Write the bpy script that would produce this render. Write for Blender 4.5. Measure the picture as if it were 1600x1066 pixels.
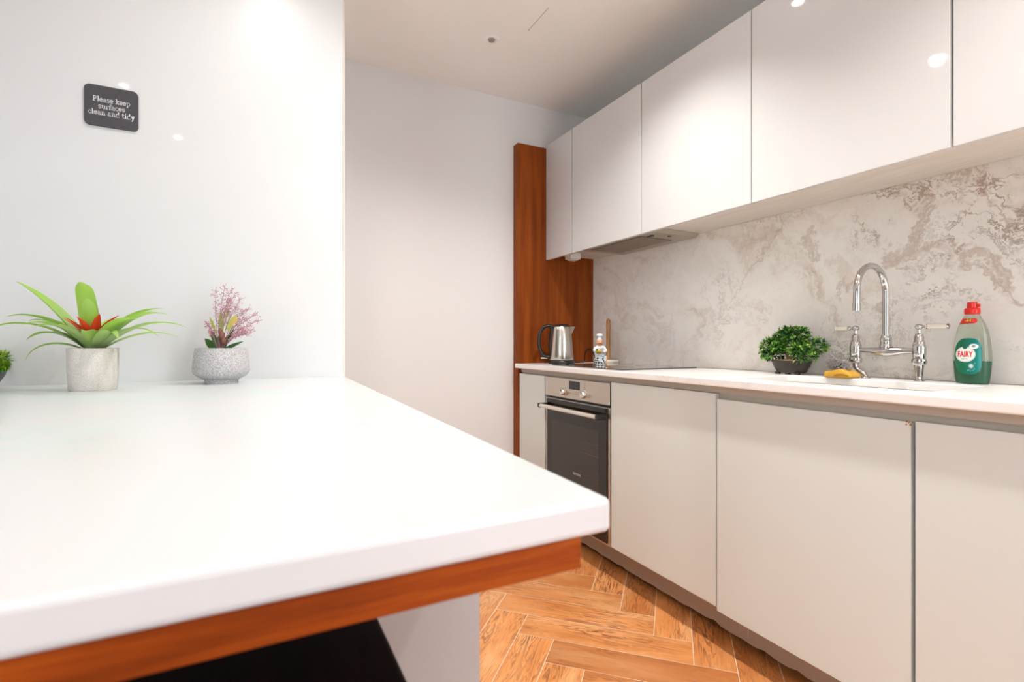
import bpy, bmesh, math, random
from mathutils import Vector, Matrix, noise
R = math.radians
random.seed(7)
C = bpy.context.scene.collection
for o in list(bpy.data.objects): bpy.data.objects.remove(o)

# ------------------------------------------------------------------ camera, light, exposure
CAMZ, F, YAW = 1.04, 790.0, R(27.4)
sc = bpy.context.scene
cam = bpy.data.cameras.new('camera'); camo = bpy.data.objects.new('camera', cam); C.objects.link(camo)
camo.location = (0, 0, CAMZ); camo.rotation_euler = (R(90), 0, -YAW)
cam.sensor_width = 36; cam.lens = F/1600*36; cam.shift_y = 3/1600
cam.clip_start = 0.02
cam.dof.use_dof = True; cam.dof.focus_distance = 1.9; cam.dof.aperture_fstop = 6.3
sc.camera = camo
sc.view_settings.view_transform = 'Standard'; sc.view_settings.look = 'None'
sc.view_settings.gamma = 1; sc.view_settings.use_curve_mapping = False
sc.view_settings.exposure = 0.90
w = bpy.data.worlds.new('world'); sc.world = w; w.use_nodes = True
w.node_tree.nodes['Background'].inputs[0].default_value = (0.86, 0.93, 1.0, 1)
w.node_tree.nodes['Background'].inputs[1].default_value = 4.5
CEIL = 2.49
# the sky enters through a window on the left and an aisle door, both unseen and added for fill (portals only guide the sampling)
for loc, rot, sx, sy in (((-2.63, -1.5, 1.35), (0, R(-90), 0), 1.9, 1.4), ((1.4, -2.53, 1.1), (R(-90), 0, 0), 1.0, 2.2)):
    l = bpy.data.lights.new('fill_portal', 'AREA'); l.shape = 'RECTANGLE'; l.size = sx; l.size_y = sy; l.cycles.is_portal = True
    lo = bpy.data.objects.new('fill_portal', l); C.objects.link(lo); lo.location = loc; lo.rotation_euler = rot
DOWNLIGHTS = [(0.09, 1.28, 8, 150), (1.11, 1.35, 29, 125), (-0.63, 0.15, 2.5, 105), (-0.45, -0.56, 1.5, 105), (1.08, 0.10, 30, 120), (0.55, -1.9, 12, 105), (-0.45, 2.30, 16, 150)]  # lamps beside the camera and behind the glossy wall are added as fill
for x, y, p, sp in DOWNLIGHTS:
    l = bpy.data.lights.new('downlight_lamp', 'SPOT'); l.energy = p*1.6; l.color = (1.0, 0.965, 0.92)
    l.spot_size = R(sp); l.spot_blend = 0.75; l.shadow_soft_size = 0.03
    lo = bpy.data.objects.new('downlight_lamp', l); C.objects.link(lo); lo.location = (x, y, CEIL-0.012)
    if x > 1: lo.rotation_euler = Vector((-0.14, 0.14 if y > 1 else 0.2, -1)).to_track_quat('-Z', 'Y').to_euler()   # the two aisle lamps are tilted off the wall units

def at(px, py, X=None, Y=None, Z=None):
    """photo coordinates -> the point of that sight line on a plane of the room"""
    a = (px-800)/F; b = (536-py)/F
    d = Vector((math.sin(YAW)+math.cos(YAW)*a, math.cos(YAW)-math.sin(YAW)*a, b))
    if X is not None: t = X/d.x
    elif Y is not None: t = Y/d.y
    else: t = (Z-CAMZ)/d.z
    return Vector((0, 0, CAMZ)) + d*t

# ------------------------------------------------------------------ mesh helpers
def box(bm, x0, x1, y0, y1, z0, z1, bev=0.0, seg=2, M=None):
    t = bmesh.new(); bmesh.ops.create_cube(t, size=1)
    for v in t.verts:
        v.co = Vector(((x0+x1)/2+v.co.x*(x1-x0), (y0+y1)/2+v.co.y*(y1-y0), (z0+z1)/2+v.co.z*(z1-z0)))
    if bev: bmesh.ops.bevel(t, geom=t.edges[:], offset=bev, segments=seg, profile=0.5, affect='EDGES')
    merge(bm, t, M)
def merge(bm, t, M=None):
    if M is not None: bmesh.ops.transform(t, matrix=M, verts=t.verts)
    me = bpy.data.meshes.new('tmp'); t.to_mesh(me); t.free(); bm.from_mesh(me); bpy.data.meshes.remove(me)
def lathe(bm, prof, c=(0, 0, 0), seg=32, sx=1, sy=1, M=None, close=True):
    t = bmesh.new(); rings = []
    for r, z in prof:
        if r < 1e-6: rings.append([t.verts.new((0, 0, z))])
        else: rings.append([t.verts.new((r*sx*math.cos(2*math.pi*i/seg), r*sy*math.sin(2*math.pi*i/seg), z)) for i in range(seg)])
    for a, b in zip(rings, rings[1:]):
        for i in range(seg):
            j = (i+1) % seg
            if len(a) == 1 and len(b) == 1: continue
            if len(a) == 1: t.faces.new((a[0], b[i], b[j]))
            elif len(b) == 1: t.faces.new((a[i], a[j], b[0]))
            else: t.faces.new((a[i], a[j], b[j], b[i]))
    if close:
        if len(rings[0]) > 1: t.faces.new(rings[0][::-1])
        if len(rings[-1]) > 1: t.faces.new(rings[-1])
    bmesh.ops.recalc_face_normals(t, faces=t.faces[:])
    merge(bm, t, Matrix.Translation(c) @ (M if M is not None else Matrix.Identity(4)))
def sweep(bm, pts, rad, seg=10, M=None, flat=1.0, up=None):
    pts = [Vector(p) for p in pts]; n = len(pts)
    if not hasattr(rad, '__len__'): rad = [rad]*n
    t = bmesh.new(); prev = None; rings = []
    for i in range(n):
        d = (pts[min(i+1, n-1)]-pts[max(i-1, 0)]).normalized()
        if prev is None:
            u = Vector(up) if up else (Vector((0, 0, 1)) if abs(d.z) < 0.9 else Vector((1, 0, 0)))
            a = (u - d*u.dot(d)).normalized()
        else: a = (prev - d*prev.dot(d)).normalized()
        prev = a; b = d.cross(a)
        rings.append([t.verts.new(pts[i]+rad[i]*(a*math.cos(2*math.pi*k/seg)*flat+b*math.sin(2*math.pi*k/seg))) for k in range(seg)])
    for p, q in zip(rings, rings[1:]):
        for k in range(seg): t.faces.new((p[k], p[(k+1) % seg], q[(k+1) % seg], q[k]))
    t.faces.new(rings[0][::-1]); t.faces.new(rings[-1])
    merge(bm, t, M)
def blob(bm, c, r, sub=2, sc3=(1, 1, 1), M=None):
    t = bmesh.new(); bmesh.ops.create_icosphere(t, subdivisions=sub, radius=1)
    for v in t.verts: v.co = Vector((v.co.x*r*sc3[0], v.co.y*r*sc3[1], v.co.z*r*sc3[2]))+Vector(c)
    merge(bm, t, M)
def prism(bm, poly, z0, z1, axis='z', M=None, bev=0):
    t = bmesh.new()
    def P(a, b, c): return (a, b, c) if axis == 'z' else ((c, a, b) if axis == 'x' else (a, c, b))
    v0 = [t.verts.new(P(a, b, z0)) for a, b in poly]; v1 = [t.verts.new(P(a, b, z1)) for a, b in poly]
    t.faces.new(v0); t.faces.new(v1[::-1]); n = len(poly)
    for i in range(n): t.faces.new((v0[i], v1[i], v1[(i+1) % n], v0[(i+1) % n]))
    bmesh.ops.recalc_face_normals(t, faces=t.faces[:])
    if bev: bmesh.ops.bevel(t, geom=t.edges[:], offset=bev, segments=2, profile=0.5, affect='EDGES')
    merge(bm, t, M)
def rrect(w, h, r, n=6):
    out = []
    for cx, cy, a0 in ((w/2-r, h/2-r, 0), (-w/2+r, h/2-r, 90), (-w/2+r, -h/2+r, 180), (w/2-r, -h/2+r, 270)):
        for i in range(n+1):
            a = R(a0+90*i/n); out.append((cx+r*math.cos(a), cy+r*math.sin(a)))
    return out
def origin(p):
    v = Vector((0, 0, 0))
    while p is not None: v += p.location; p = p.parent
    return v
def obj(name, bm, m, parent=None, smooth=False, bevel=0, base=None):
    """mesh given in room coordinates -> one object (stored relative to its parent, or to base)"""
    loc = origin(parent) if parent is not None else Vector(base or (0, 0, 0))
    for v in bm.verts: v.co -= loc
    me = bpy.data.meshes.new(name); bm.to_mesh(me); bm.free()
    for k in (m if isinstance(m, (list, tuple)) else [m]): me.materials.append(k)
    o = bpy.data.objects.new(name, me); C.objects.link(o)
    if parent is not None: o.parent = parent
    else: o.location = loc
    if smooth:
        for p in me.polygons: p.use_smooth = True
        try: me.set_sharp_from_angle(angle=R(smooth if smooth > 1 else 40))
        except Exception: pass
    if bevel:
        b = o.modifiers.new('bevel', 'BEVEL'); b.width = bevel; b.segments = 3; b.limit_method = 'ANGLE'; b.angle_limit = R(40)
    return o
def thing(name, label, cat, loc, group=None):
    o = bpy.data.objects.new(name, None); C.objects.link(o); o.location = loc; o.empty_display_size = .05
    return tag(o, label, cat, group)
def tag(o, label, cat, group=None):
    o['label'] = label; o['category'] = cat
    if group: o['group'] = group
    return o
def struct(name, bm, m, **k):
    o = obj(name, bm, m, **k); o['kind'] = 'structure'; return o
def B(): return bmesh.new()

# ------------------------------------------------------------------ materials
def mat(name, col, rough=0.5, metal=0, spec=0.5, coat=0, **kw):
    m = bpy.data.materials.new(name); m.use_nodes = True
    p = m.node_tree.nodes['Principled BSDF']
    p.inputs['Base Color'].default_value = (*col, 1); p.inputs['Roughness'].default_value = rough
    p.inputs['Metallic'].default_value = metal; p.inputs['Specular IOR Level'].default_value = spec
    p.inputs['Coat Weight'].default_value = coat; p.inputs['Coat Roughness'].default_value = 0.04
    for k, v in kw.items(): p.inputs[k.replace('_', ' ')].default_value = v
    return m
def N(m, t, **k):
    n = m.node_tree.nodes.new(t)
    for a, b in k.items(): setattr(n, a, b)
    return n
def L(m, a, b): m.node_tree.links.new(a, b)
def pr(m): return m.node_tree.nodes['Principled BSDF']
def coords(m, scale=(1, 1, 1), rot=(0, 0, 0), kind='Object'):
    tc = N(m, 'ShaderNodeTexCoord'); mp = N(m, 'ShaderNodeMapping')
    mp.inputs['Scale'].default_value = scale; mp.inputs['Rotation'].default_value = rot
    L(m, tc.outputs[kind], mp.inputs[0]); return mp.outputs[0]
def noi(m, vec, scale, detail=4, rough=0.5, dist=0):
    n = N(m, 'ShaderNodeTexNoise'); L(m, vec, n.inputs['Vector'])
    n.inputs['Scale'].default_value = scale; n.inputs['Detail'].default_value = detail
    n.inputs['Roughness'].default_value = rough; n.inputs['Distortion'].default_value = dist
    return n
def ramp(m, fac, stops):
    r = N(m, 'ShaderNodeValToRGB'); L(m, fac, r.inputs[0]); e = r.color_ramp.elements
    while len(e) < len(stops): e.new(0.5)
    for el, (p, c) in zip(e, stops):
        el.position = p; el.color = (*c, 1) if len(c) == 3 else c
    return r.outputs[0]
def mixc(m, fac, a, b, mode='MIX'):
    n = N(m, 'ShaderNodeMix', data_type='RGBA', blend_type=mode)
    for s, v in ((n.inputs[0], fac), (n.inputs[6], a), (n.inputs[7], b)):
        if isinstance(v, (int, float)): s.default_value = v
        elif isinstance(v, tuple): s.default_value = (*v, 1)
        else: L(m, v, s)
    return n.outputs[2]
def mth(m, op, a, b=None, c=None):
    n = N(m, 'ShaderNodeMath', operation=op)
    for i, v in enumerate((a, b, c)):
        if v is None: continue
        if isinstance(v, (int, float)): n.inputs[i].default_value = v
        else: L(m, v, n.inputs[i])
    return n.outputs[0]
def bump(m, h, strength=0.2, dist=0.002):
    b = N(m, 'ShaderNodeBump'); b.inputs['Strength'].default_value = strength; b.inputs['Distance'].default_value = dist
    L(m, h, b.inputs['Height']); L(m, b.outputs[0], pr(m).inputs['Normal'])

def paint(name, col, rough=0.6):
    m = mat(name, col, rough, spec=0.3); v = coords(m); n = noi(m, v, 180, 3)
    bump(m, n.outputs[0], 0.05, 0.0005); n2 = noi(m, v, 1.3, 2)
    L(m, mixc(m, n2.outputs[0], tuple(c*0.985 for c in col), tuple(min(1, c*1.015) for c in col)), pr(m).inputs['Base Color'])
    return m
wall_m = paint('wall_paint', (0.73, 0.72, 0.71))
ceil_m = paint('ceiling_paint', (0.94, 0.94, 0.925), 0.7)
room_m = paint('room_paint', (0.40, 0.39, 0.38))
def lacquer(name, col, rough, coat):
    m = mat(name, col, rough, spec=0.5, coat=coat); v = coords(m); n = noi(m, v, 2.2, 2)
    bump(m, n.outputs[0], 0.06, 0.003); return m
gloss_base = lacquer('cream_lacquer', (0.71, 0.745, 0.725), 0.42, 0.2)
gloss_wall = lacquer('white_gloss_lacquer', (0.66, 0.66, 0.65), 0.35, 0.6)
gloss_panel = lacquer('white_gloss_panel', (0.66, 0.675, 0.68), 0.35, 0.6)
edge_m = mat('cream_edge', (0.80, 0.76, 0.70), 0.35)
under_m = mat('cabinet_underside', (0.72, 0.66, 0.58), 0.5)
v = coords(under_m, (20, 2, 2)); L(under_m, ramp(under_m, noi(under_m, v, 3, 4).outputs[0], [(0.3, (0.68, 0.62, 0.55)), (0.7, (0.76, 0.71, 0.64))]), pr(under_m).inputs['Base Color'])
rail_m = mat('recess_rail', (0.50, 0.46, 0.40), 0.45)
plinth_m = mat('plinth', (0.36, 0.27, 0.21), 0.5)
black_m = mat('black_plastic', (0.012, 0.012, 0.012), 0.3)
white_m = mat('white_plastic', (0.8, 0.78, 0.74), 0.35)
def wood(name, dark, mid, light, scale, rough=0.35, coat=0.2):
    m = mat(name, mid, rough, coat=coat, spec=0.12); v = coords(m, scale)
    n1 = noi(m, v, 1.0, 6, 0.6, 1.2); n2 = noi(m, v, 6.0, 4, 0.6, 0.2)
    a = mth(m, 'MULTIPLY_ADD', n2.outputs[0], 0.35, mth(m, 'MULTIPLY', n1.outputs[0], 0.65))
    L(m, ramp(m, a, [(0.33, dark), (0.5, mid), (0.66, light)]), pr(m).inputs['Base Color'])
    bump(m, a, 0.08, 0.001); return m
wood_v = wood('cherry_panel_veneer', (0.15, 0.030, 0.004), (0.24, 0.052, 0.006), (0.33, 0.080, 0.010), (9, 9, 0.6), 0.45, 0.05)
wood_h = wood('cherry_board', (0.11, 0.016, 0.002), (0.30, 0.052, 0.004), (0.50, 0.12, 0.010), (1.3, 16, 26), 0.5, 0.0)
dark_wood = wood('dark_stool_wood', (0.004, 0.0015, 0.001), (0.007, 0.002, 0.002), (0.012, 0.004, 0.003), (14, 3, 14), 0.75, 0.0)
beech = wood('beech', (0.36, 0.17, 0.06), (0.48, 0.24, 0.09), (0.58, 0.32, 0.13), (30, 30, 3))

def white_marble(name, a, b, rough):
    m = mat(name, a, rough, coat=0.2); v = coords(m)
    w1 = noi(m, v, 2.2, 5, 0.6, 0.8); wv = N(m, 'ShaderNodeVectorMath', operation='MULTIPLY_ADD')
    L(m, w1.outputs['Color'], wv.inputs[0]); wv.inputs[1].default_value = (0.35, 0.35, 0.35); L(m, v, wv.inputs[2])
    n = noi(m, wv.outputs[0], 3.5, 8, 0.62)
    ab = mth(m, 'ABSOLUTE', mth(m, 'SUBTRACT', n.outputs[0], 0.5))
    veins = ramp(m, ab, [(0.0, (1, 1, 1)), (0.035, (0, 0, 0))])
    cl = ramp(m, noi(m, wv.outputs[0], 1.5, 3).outputs[0], [(0.45, (0, 0, 0)), (0.75, (1, 1, 1))])
    f = mth(m, 'MULTIPLY', mth(m, 'MULTIPLY', veins, 0.75), cl)
    f2 = mth(m, 'ADD', f, mth(m, 'MULTIPLY', cl, 0.18))
    L(m, mixc(m, f2, a, b), pr(m).inputs['Base Color']); return m
marble_top = white_marble('white_marble_worktop', (0.90, 0.88, 0.86), (0.62, 0.56, 0.50), 0.28)
marble_isl = white_marble('white_marble_island', (0.66, 0.672, 0.685), (0.46, 0.71, 0.69), 0.35)

def beige_marble():
    m = mat('beige_veined_marble', (0.6, 0.55, 0.5), 0.2, coat=0.25)
    v = coords(m, (1, 1, 1), (R(-32), 0, 0)); v0 = coords(m)
    w1 = noi(m, v, 2.0, 6, 0.65); wv = N(m, 'ShaderNodeVectorMath', operation='MULTIPLY_ADD')
    L(m, w1.outputs['Color'], wv.inputs[0]); wv.inputs[1].default_value = (0.55, 0.55, 0.55); L(m, v, wv.inputs[2])
    st = N(m, 'ShaderNodeVectorMath', operation='MULTIPLY'); L(m, wv.outputs[0], st.inputs[0]); st.inputs[1].default_value = (1, 1.0, 2.6)
    cloud = noi(m, st.outputs[0], 2.4, 9, 0.68).outputs[0]
    base = ramp(m, cloud, [(0.30, (0.70, 0.60, 0.50)), (0.42, (0.90, 0.86, 0.80)), (0.56, (0.95, 0.92, 0.88)), (0.70, (0.80, 0.72, 0.63))])
    # more veining towards the near end of the slab (low Y), as the stone itself has
    sp = N(m, 'ShaderNodeSeparateXYZ'); L(m, v0, sp.inputs[0])
    dens = N(m, 'ShaderNodeMapRange'); L(m, sp.outputs[1], dens.inputs[0])
    dens.inputs[1].default_value = 1.9; dens.inputs[2].default_value = 0.7; dens.inputs[3].default_value = 0.25; dens.inputs[4].default_value = 1.0
    base = mixc(m, mth(m, 'SUBTRACT', dens.outputs[0], 0.25), base, mixc(m, 1.0, base, (0.80, 0.78, 0.76), 'MULTIPLY'))
    n = noi(m, st.outputs[0], 5.0, 10, 0.7).outputs[0]
    veins = ramp(m, mth(m, 'ABSOLUTE', mth(m, 'SUBTRACT', n, 0.5)), [(0.0, (1, 1, 1)), (0.03, (0, 0, 0))])
    msk = ramp(m, noi(m, v, 3.2, 5, 0.6, 0.6).outputs[0], [(0.47, (0, 0, 0)), (0.62, (1, 1, 1))])
    f = mth(m, 'MULTIPLY', mth(m, 'MULTIPLY', veins, msk), dens.outputs[0])
    c1 = mixc(m, mth(m, 'MULTIPLY', f, 0.9), base, (0.24, 0.14, 0.09))
    n3 = noi(m, st.outputs[0], 9.0, 8, 0.7).outputs[0]
    pt = ramp(m, n3, [(0.60, (0, 0, 0)), (0.70, (1, 1, 1))])
    msk2 = ramp(m, noi(m, v, 2.1, 4, 0.6, 1.0).outputs[0], [(0.50, (0, 0, 0)), (0.66, (1, 1, 1))])
    f3 = mth(m, 'MULTIPLY', mth(m, 'MULTIPLY', pt, msk2), mth(m, 'MULTIPLY', dens.outputs[0], 0.95))
    c2 = mixc(m, f3, c1, (0.30, 0.22, 0.19))
    v2 = mth(m, 'ABSOLUTE', mth(m, 'SUBTRACT', noi(m, wv.outputs[0], 1.3, 7, 0.55, 0.4).outputs[0], 0.5))
    f4 = mth(m, 'MULTIPLY', ramp(m, v2, [(0.0, (1, 1, 1)), (0.014, (0, 0, 0))]), mth(m, 'MULTIPLY', dens.outputs[0], 0.65))
    L(m, mixc(m, f4, c2, (0.42, 0.30, 0.22)), pr(m).inputs['Base Color'])
    return m
marble_wall = beige_marble()

steel = mat('brushed_steel', (0.58, 0.53, 0.46), 0.32, 1)
v = coords(steel, (2, 2, 160)); bump(steel, noi(steel, v, 3, 3).outputs[0], 0.12, 0.001)
kettle_m = mat('kettle_steel', (0.60, 0.56, 0.50), 0.24, 1)
v = coords(kettle_m, (1, 1, 120)); bump(kettle_m, noi(kettle_m, v, 5, 3).outputs[0], 0.08, 0.001)
chrome = mat('chrome', (0.60, 0.59, 0.58), 0.07, 1)
porcelain = mat('porcelain', (0.82, 0.76, 0.66), 0.15, coat=0.6)
hob_glass = mat('hob_glass', (0.012, 0.010, 0.010), 0.06, coat=1.0)
oven_glass = mat('oven_glass', (0.012, 0.008, 0.006), 0.12, coat=0.1)
oven_inner = mat('oven_window', (0.030, 0.024, 0.018), 0.2, coat=0.1)
rack_m = mat('oven_rack', (0.16, 0.14, 0.12), 0.3, 0.6)

def leafmat(name, stops, rough=0.4, trans=0.0):
    m = mat(name, stops[0][1], rough); a = N(m, 'ShaderNodeAttribute', attribute_name='tone')
    c = ramp(m, a.outputs['Fac'], stops); L(m, c, pr(m).inputs['Base Color'])
    if trans:
        t = N(m, 'ShaderNodeBsdfTranslucent'); mx = N(m, 'ShaderNodeMixShader'); mx.inputs[0].default_value = trans
        L(m, c, t.inputs[0]); L(m, pr(m).outputs[0], mx.inputs[1]); L(m, t.outputs[0], mx.inputs[2])
        out = m.node_tree.nodes['Material Output']; L(m, mx.outputs[0], out.inputs[0])
    return m

# ------------------------------------------------------------------ floor: herringbone planks
def make_floor():
    PL, PW = 0.594, 0.1305
    s2 = math.sqrt(2); U = Vector((1, -1, 0))/s2; V = Vector((-1, -1, 0))/s2; O = Vector((0.945, 1.875, 0))
    bm = B(); tone = bm.loops.layers.float.new('tone'); uv = bm.loops.layers.uv.new('UVMap')
    rnd = random.Random(11); g = 0.0013; X0, X1, Y0, Y1 = -2.6, 1.96, -2.5, 2.68
    def plank(u0, u1, v0, v1, horiz):
        c = [O+U*a+V*b for a, b in ((u0+g, v0+g), (u1-g, v0+g), (u1-g, v1-g), (u0+g, v1-g))]
        if max(p.x for p in c) < X0 or min(p.x for p in c) > X1 or max(p.y for p in c) < Y0 or min(p.y for p in c) > Y1: return
        tn = rnd.random(); ou, ov = rnd.random()*40, rnd.random()*40
        f = bm.faces.new([bm.verts.new(p) for p in c])
        uvs = [(0, 0), (PL, 0), (PL, PW), (0, PW)] if horiz else [(0, 0), (0, PW), (PL, PW), (PL, 0)]
        for lp, q in zip(f.loops, uvs): lp[uv].uv = (q[0]+ou, q[1]+ov); lp[tone] = tn
    for k in range(-6, 6):
        for i in range(-45, 50):
            a, b = i*PW+k*PL, i*PW-k*PL
            plank(a, a+PL, b, b+PW, True); plank(a, a+PW, b+PW, b+PW+PL, False)
    for co, no in (((X0, 0, 0), (-1, 0, 0)), ((X1, 0, 0), (1, 0, 0)), ((0, Y0, 0), (0, -1, 0)), ((0, Y1, 0), (0, 1, 0))):
        bmesh.ops.bisect_plane(bm, geom=bm.verts[:]+bm.edges[:]+bm.faces[:], plane_co=co, plane_no=no, clear_outer=True)
    for f in bm.faces: f.normal_update()
    bmesh.ops.recalc_face_normals(bm, faces=bm.faces[:])
    for f in bm.faces:
        if f.normal.z < 0: f.normal_flip()
    box(bm, X0, X1, Y0, Y1, -0.05, -0.0006)
    for f in bm.faces:
        if max(v.co.z for v in f.verts) < -0.0001:
            for lp in f.loops: lp[tone] = -1.0
    m = mat('oak_herringbone', (0.5, 0.25, 0.1), 0.42, coat=0.15)
    v = coords(m, (2.0, 22, 1), kind='UV')
    n1 = noi(m, v, 1.2, 4, 0.55, 1.6).outputs[0]
    rings = mth(m, 'SINE', mth(m, 'MULTIPLY', n1, 46)); rings = mth(m, 'MULTIPLY_ADD', rings, 0.5, 0.5)
    vf = coords(m, (8, 160, 1), kind='UV'); n2 = noi(m, vf, 2, 5, 0.7).outputs[0]
    vb = coords(m, (1.5, 6, 1), kind='UV'); n3 = noi(m, vb, 1.6, 4, 0.6).outputs[0]
    base = ramp(m, n3, [(0.25, (0.56, 0.19, 0.045)), (0.5, (0.74, 0.31, 0.10)), (0.78, (0.88, 0.50, 0.24))])
    at_ = N(m, 'ShaderNodeAttribute', attribute_name='tone'); tn = at_.outputs['Fac']
    c = mixc(m, 1.0, base, ramp(m, tn, [(0.0, (0.72, 0.62, 0.55)), (0.3, (0.9, 0.86, 0.82)), (1.0, (1.1, 1.08, 1.05))]), 'MULTIPLY')
    knots = ramp(m, noi(m, coords(m, (4, 9, 1), kind='UV'), 1.6, 2, 0.5).outputs[0], [(0.70, (0, 0, 0)), (0.80, (1, 1, 1))])
    f1 = mth(m, 'MULTIPLY', ramp(m, rings, [(0.50, (0, 0, 0)), (0.95, (1, 1, 1))]), ramp(m, n2, [(0.30, (0.15, 0.15, 0.15)), (0.55, (1, 1, 1))]))
    fm = ramp(m, noi(m, coords(m, (1.1, 3, 1), kind='UV'), 2.2, 3, 0.5).outputs[0], [(0.42, (0.15, 0.15, 0.15)), (0.62, (1, 1, 1))])
    c = mixc(m, mth(m, 'MULTIPLY', f1, fm), c, (0.20, 0.060, 0.020))
    c = mixc(m, mth(m, 'MULTIPLY', ramp(m, n2, [(0.5, (0, 0, 0)), (0.8, (1, 1, 1))]), 0.4), c, (0.22, 0.07, 0.02))
    c = mixc(m, mth(m, 'MULTIPLY', knots, 0.6), c, (0.16, 0.05, 0.02))
    isg = mth(m, 'LESS_THAN', tn, -0.5)
    L(m, mixc(m, isg, c, (0.85, 0.68, 0.50)), pr(m).inputs['Base Color'])
    bump(m, n2, 0.12, 0.0006)
    struct('floor', bm, m)
make_floor()

# ------------------------------------------------------------------ room shell
WX, BY, PY, PX = 1.96, 2.68, 1.84, 0.295     # right wall, back wall, glossy partition face and its end
def shell():
    def wbox(name, m, *a):
        b = B(); box(b, *a); return struct(name, b, m)
    b = B(); box(b, -2.7, 2.1, -2.6, 2.8, CEIL, CEIL+0.1)
    struct('ceiling', b, ceil_m)
    wbox('wall_right', wall_m, WX, WX+0.12, -2.5, BY+.12, 0, CEIL)
    wbox('wall_back', wall_m, -2.6, WX, BY, BY+0.12, 0, CEIL)
    b = B()
    box(b, -2.72, -2.6, -2.5, -2.2, 0, CEIL); box(b, -2.72, -2.6, -0.8, BY, 0, CEIL); box(b, -2.72, -2.6, -2.2, -0.8, 2.3, CEIL); box(b, -2.72, -2.6, -2.2, -0.8, 0, 0.4)
    struct('wall_side', b, room_m)
    b = B()
    for yy_ in (-2.2, -1.53, -0.86): box(b, -2.69, -2.64, yy_, yy_+0.06, 0.4, 2.3)
    for z in (0.4, 2.24): box(b, -2.69, -2.64, -2.14, -0.86, z, z+0.06)
    struct('fill_window_1', b, white_m)  # unseen opening added to let fill daylight into the room
    b = B(); box(b, -2.6, PX-0.006, PY, PY+0.06, 0, CEIL); struct('wall_left', b, gloss_panel)
    # light metal strip that finishes the glossy cladding at its free end
    wbox('trim_1', mat('pale_edge_trim', (0.62, 0.57, 0.49), 0.35, 0.3), PX-0.006, PX, PY-0.002, PY+0.062, 0, CEIL-0.001)
    b = B()
    box(b, -2.72, 0.9, -2.62, -2.5, 0, CEIL); box(b, 1.9, WX+.12, -2.62, -2.5, 0, CEIL); box(b, 0.9, 1.9, -2.62, -2.5, 2.2, CEIL)
    struct('wall_front', b, room_m)
    b = B()
    for x in (0.9, 1.84): box(b, x, x+0.06, -2.60, -2.54, 0.0, 2.2)
    for z in (0.0, 2.14): box(b, 0.96, 1.84, -2.60, -2.54, z, z+0.06)
    struct('fill_door_1', b, white_m)  # unseen opening added to send daylight down the aisle to the back wall
    # fine seam of an access panel in the ceiling
    p, q = at(826, 47, Z=CEIL), at(857, 12, Z=CEIL)
    b = B(); sweep(b, [(p.x, p.y, CEIL-0.0003), (q.x, q.y, CEIL-0.0003)], 0.0011, 6)
    blob(b, (p.x, p.y, CEIL-0.0003), 0.004, 1, (1, 1, .3))
    struct('trim_2', b, mat('ceiling_seam', (0.40, 0.35, 0.29), 0.6))
shell()

# ------------------------------------------------------------------ lights as fittings
lamp_e = bpy.data.materials.new('lamp_glow'); lamp_e.use_nodes = True
e = pr(lamp_e); e.inputs['Base Color'].default_value = (1, 1, 1, 1); e.inputs['Emission Color'].default_value = (1, 0.93, 0.85, 1); e.inputs['Emission Strength'].default_value = 30
panel_e = lamp_e.copy(); panel_e.name = 'panel_glow'; pr(panel_e).inputs['Emission Strength'].default_value = 14
DLAB = ['over the island near the glossy wall', 'over the aisle in front of the wall units', 'over the left side of the island',
        'behind the island, left of the camera', 'added over the aisle beside the camera to light the base doors', 'at the rear by the added door opening', 'added behind the glossy wall to brighten the far end']
def downlights():
    first = None
    for (x, y, p, sp), lab in zip(DOWNLIGHTS, DLAB):
        if first is None:
            t = thing('downlight', '', 'light', (x, y, CEIL), 'recessed downlights in the ceiling')
            b = B(); lathe(b, [(0.023, -0.001), (0.043, -0.001), (0.043, -0.004), (0.034, -0.006), (0.023, -0.003), (0.023, -0.001)], (x, y, CEIL), 32, close=False); obj('bezel', b, chrome, t, smooth=True)
            b = B(); lathe(b, [(0, -0.001), (0.022, -0.001), (0.022, -0.0025), (0, -0.003)], (x, y, CEIL), 24); obj('lamp', b, lamp_e, t)
            first = t
        else:
            t = first.copy(); C.objects.link(t); t.location = (x, y, CEIL)
            for ch in list(first.children):
                c = ch.copy(); c.parent = t; C.objects.link(c)
        t['label'] = 'small round recessed downlight '+lab
    first = None
    for y, h, lab in ((-0.80, 0.05, 'narrow bright ceiling light strip behind the camera, nearer the island'), (-1.12, 0.20, 'square bright ceiling light panel behind the camera, nearer the added window')):
        t = thing('ceiling_light', lab, 'light', (0.58, y, CEIL), 'rectangular ceiling lights behind the camera')
        b = B(); box(b, 0.47, 0.69, y-h/2-.01, y+h/2+.01, CEIL-0.012, CEIL-0.0005, 0.002); obj('frame', b, white_m, t)
        b = B(); box(b, 0.48, 0.68, y-h/2, y+h/2, CEIL-0.0135, CEIL-0.0122); obj('diffuser', b, panel_e, t)
    p = at(768, 61, Z=CEIL)
    t = thing('ceiling_sensor', 'small grey round recessed fitting in the bare ceiling', 'sensor', (p.x, p.y, CEIL))
    b = B(); lathe(b, [(0, -0.003), (0.034, -0.003), (0.038, -0.0005), (0, -0.0005)], p, 32); obj('cover', b, ceil_m, t, smooth=True)
    b = B(); lathe(b, [(0, -0.010), (0.013, -0.010), (0.018, -0.0032), (0, -0.0032)], p, 24); obj('lens', b, mat('sensor_grey', (0.28, 0.26, 0.24), 0.4), t, smooth=True)
downlights()

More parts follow.
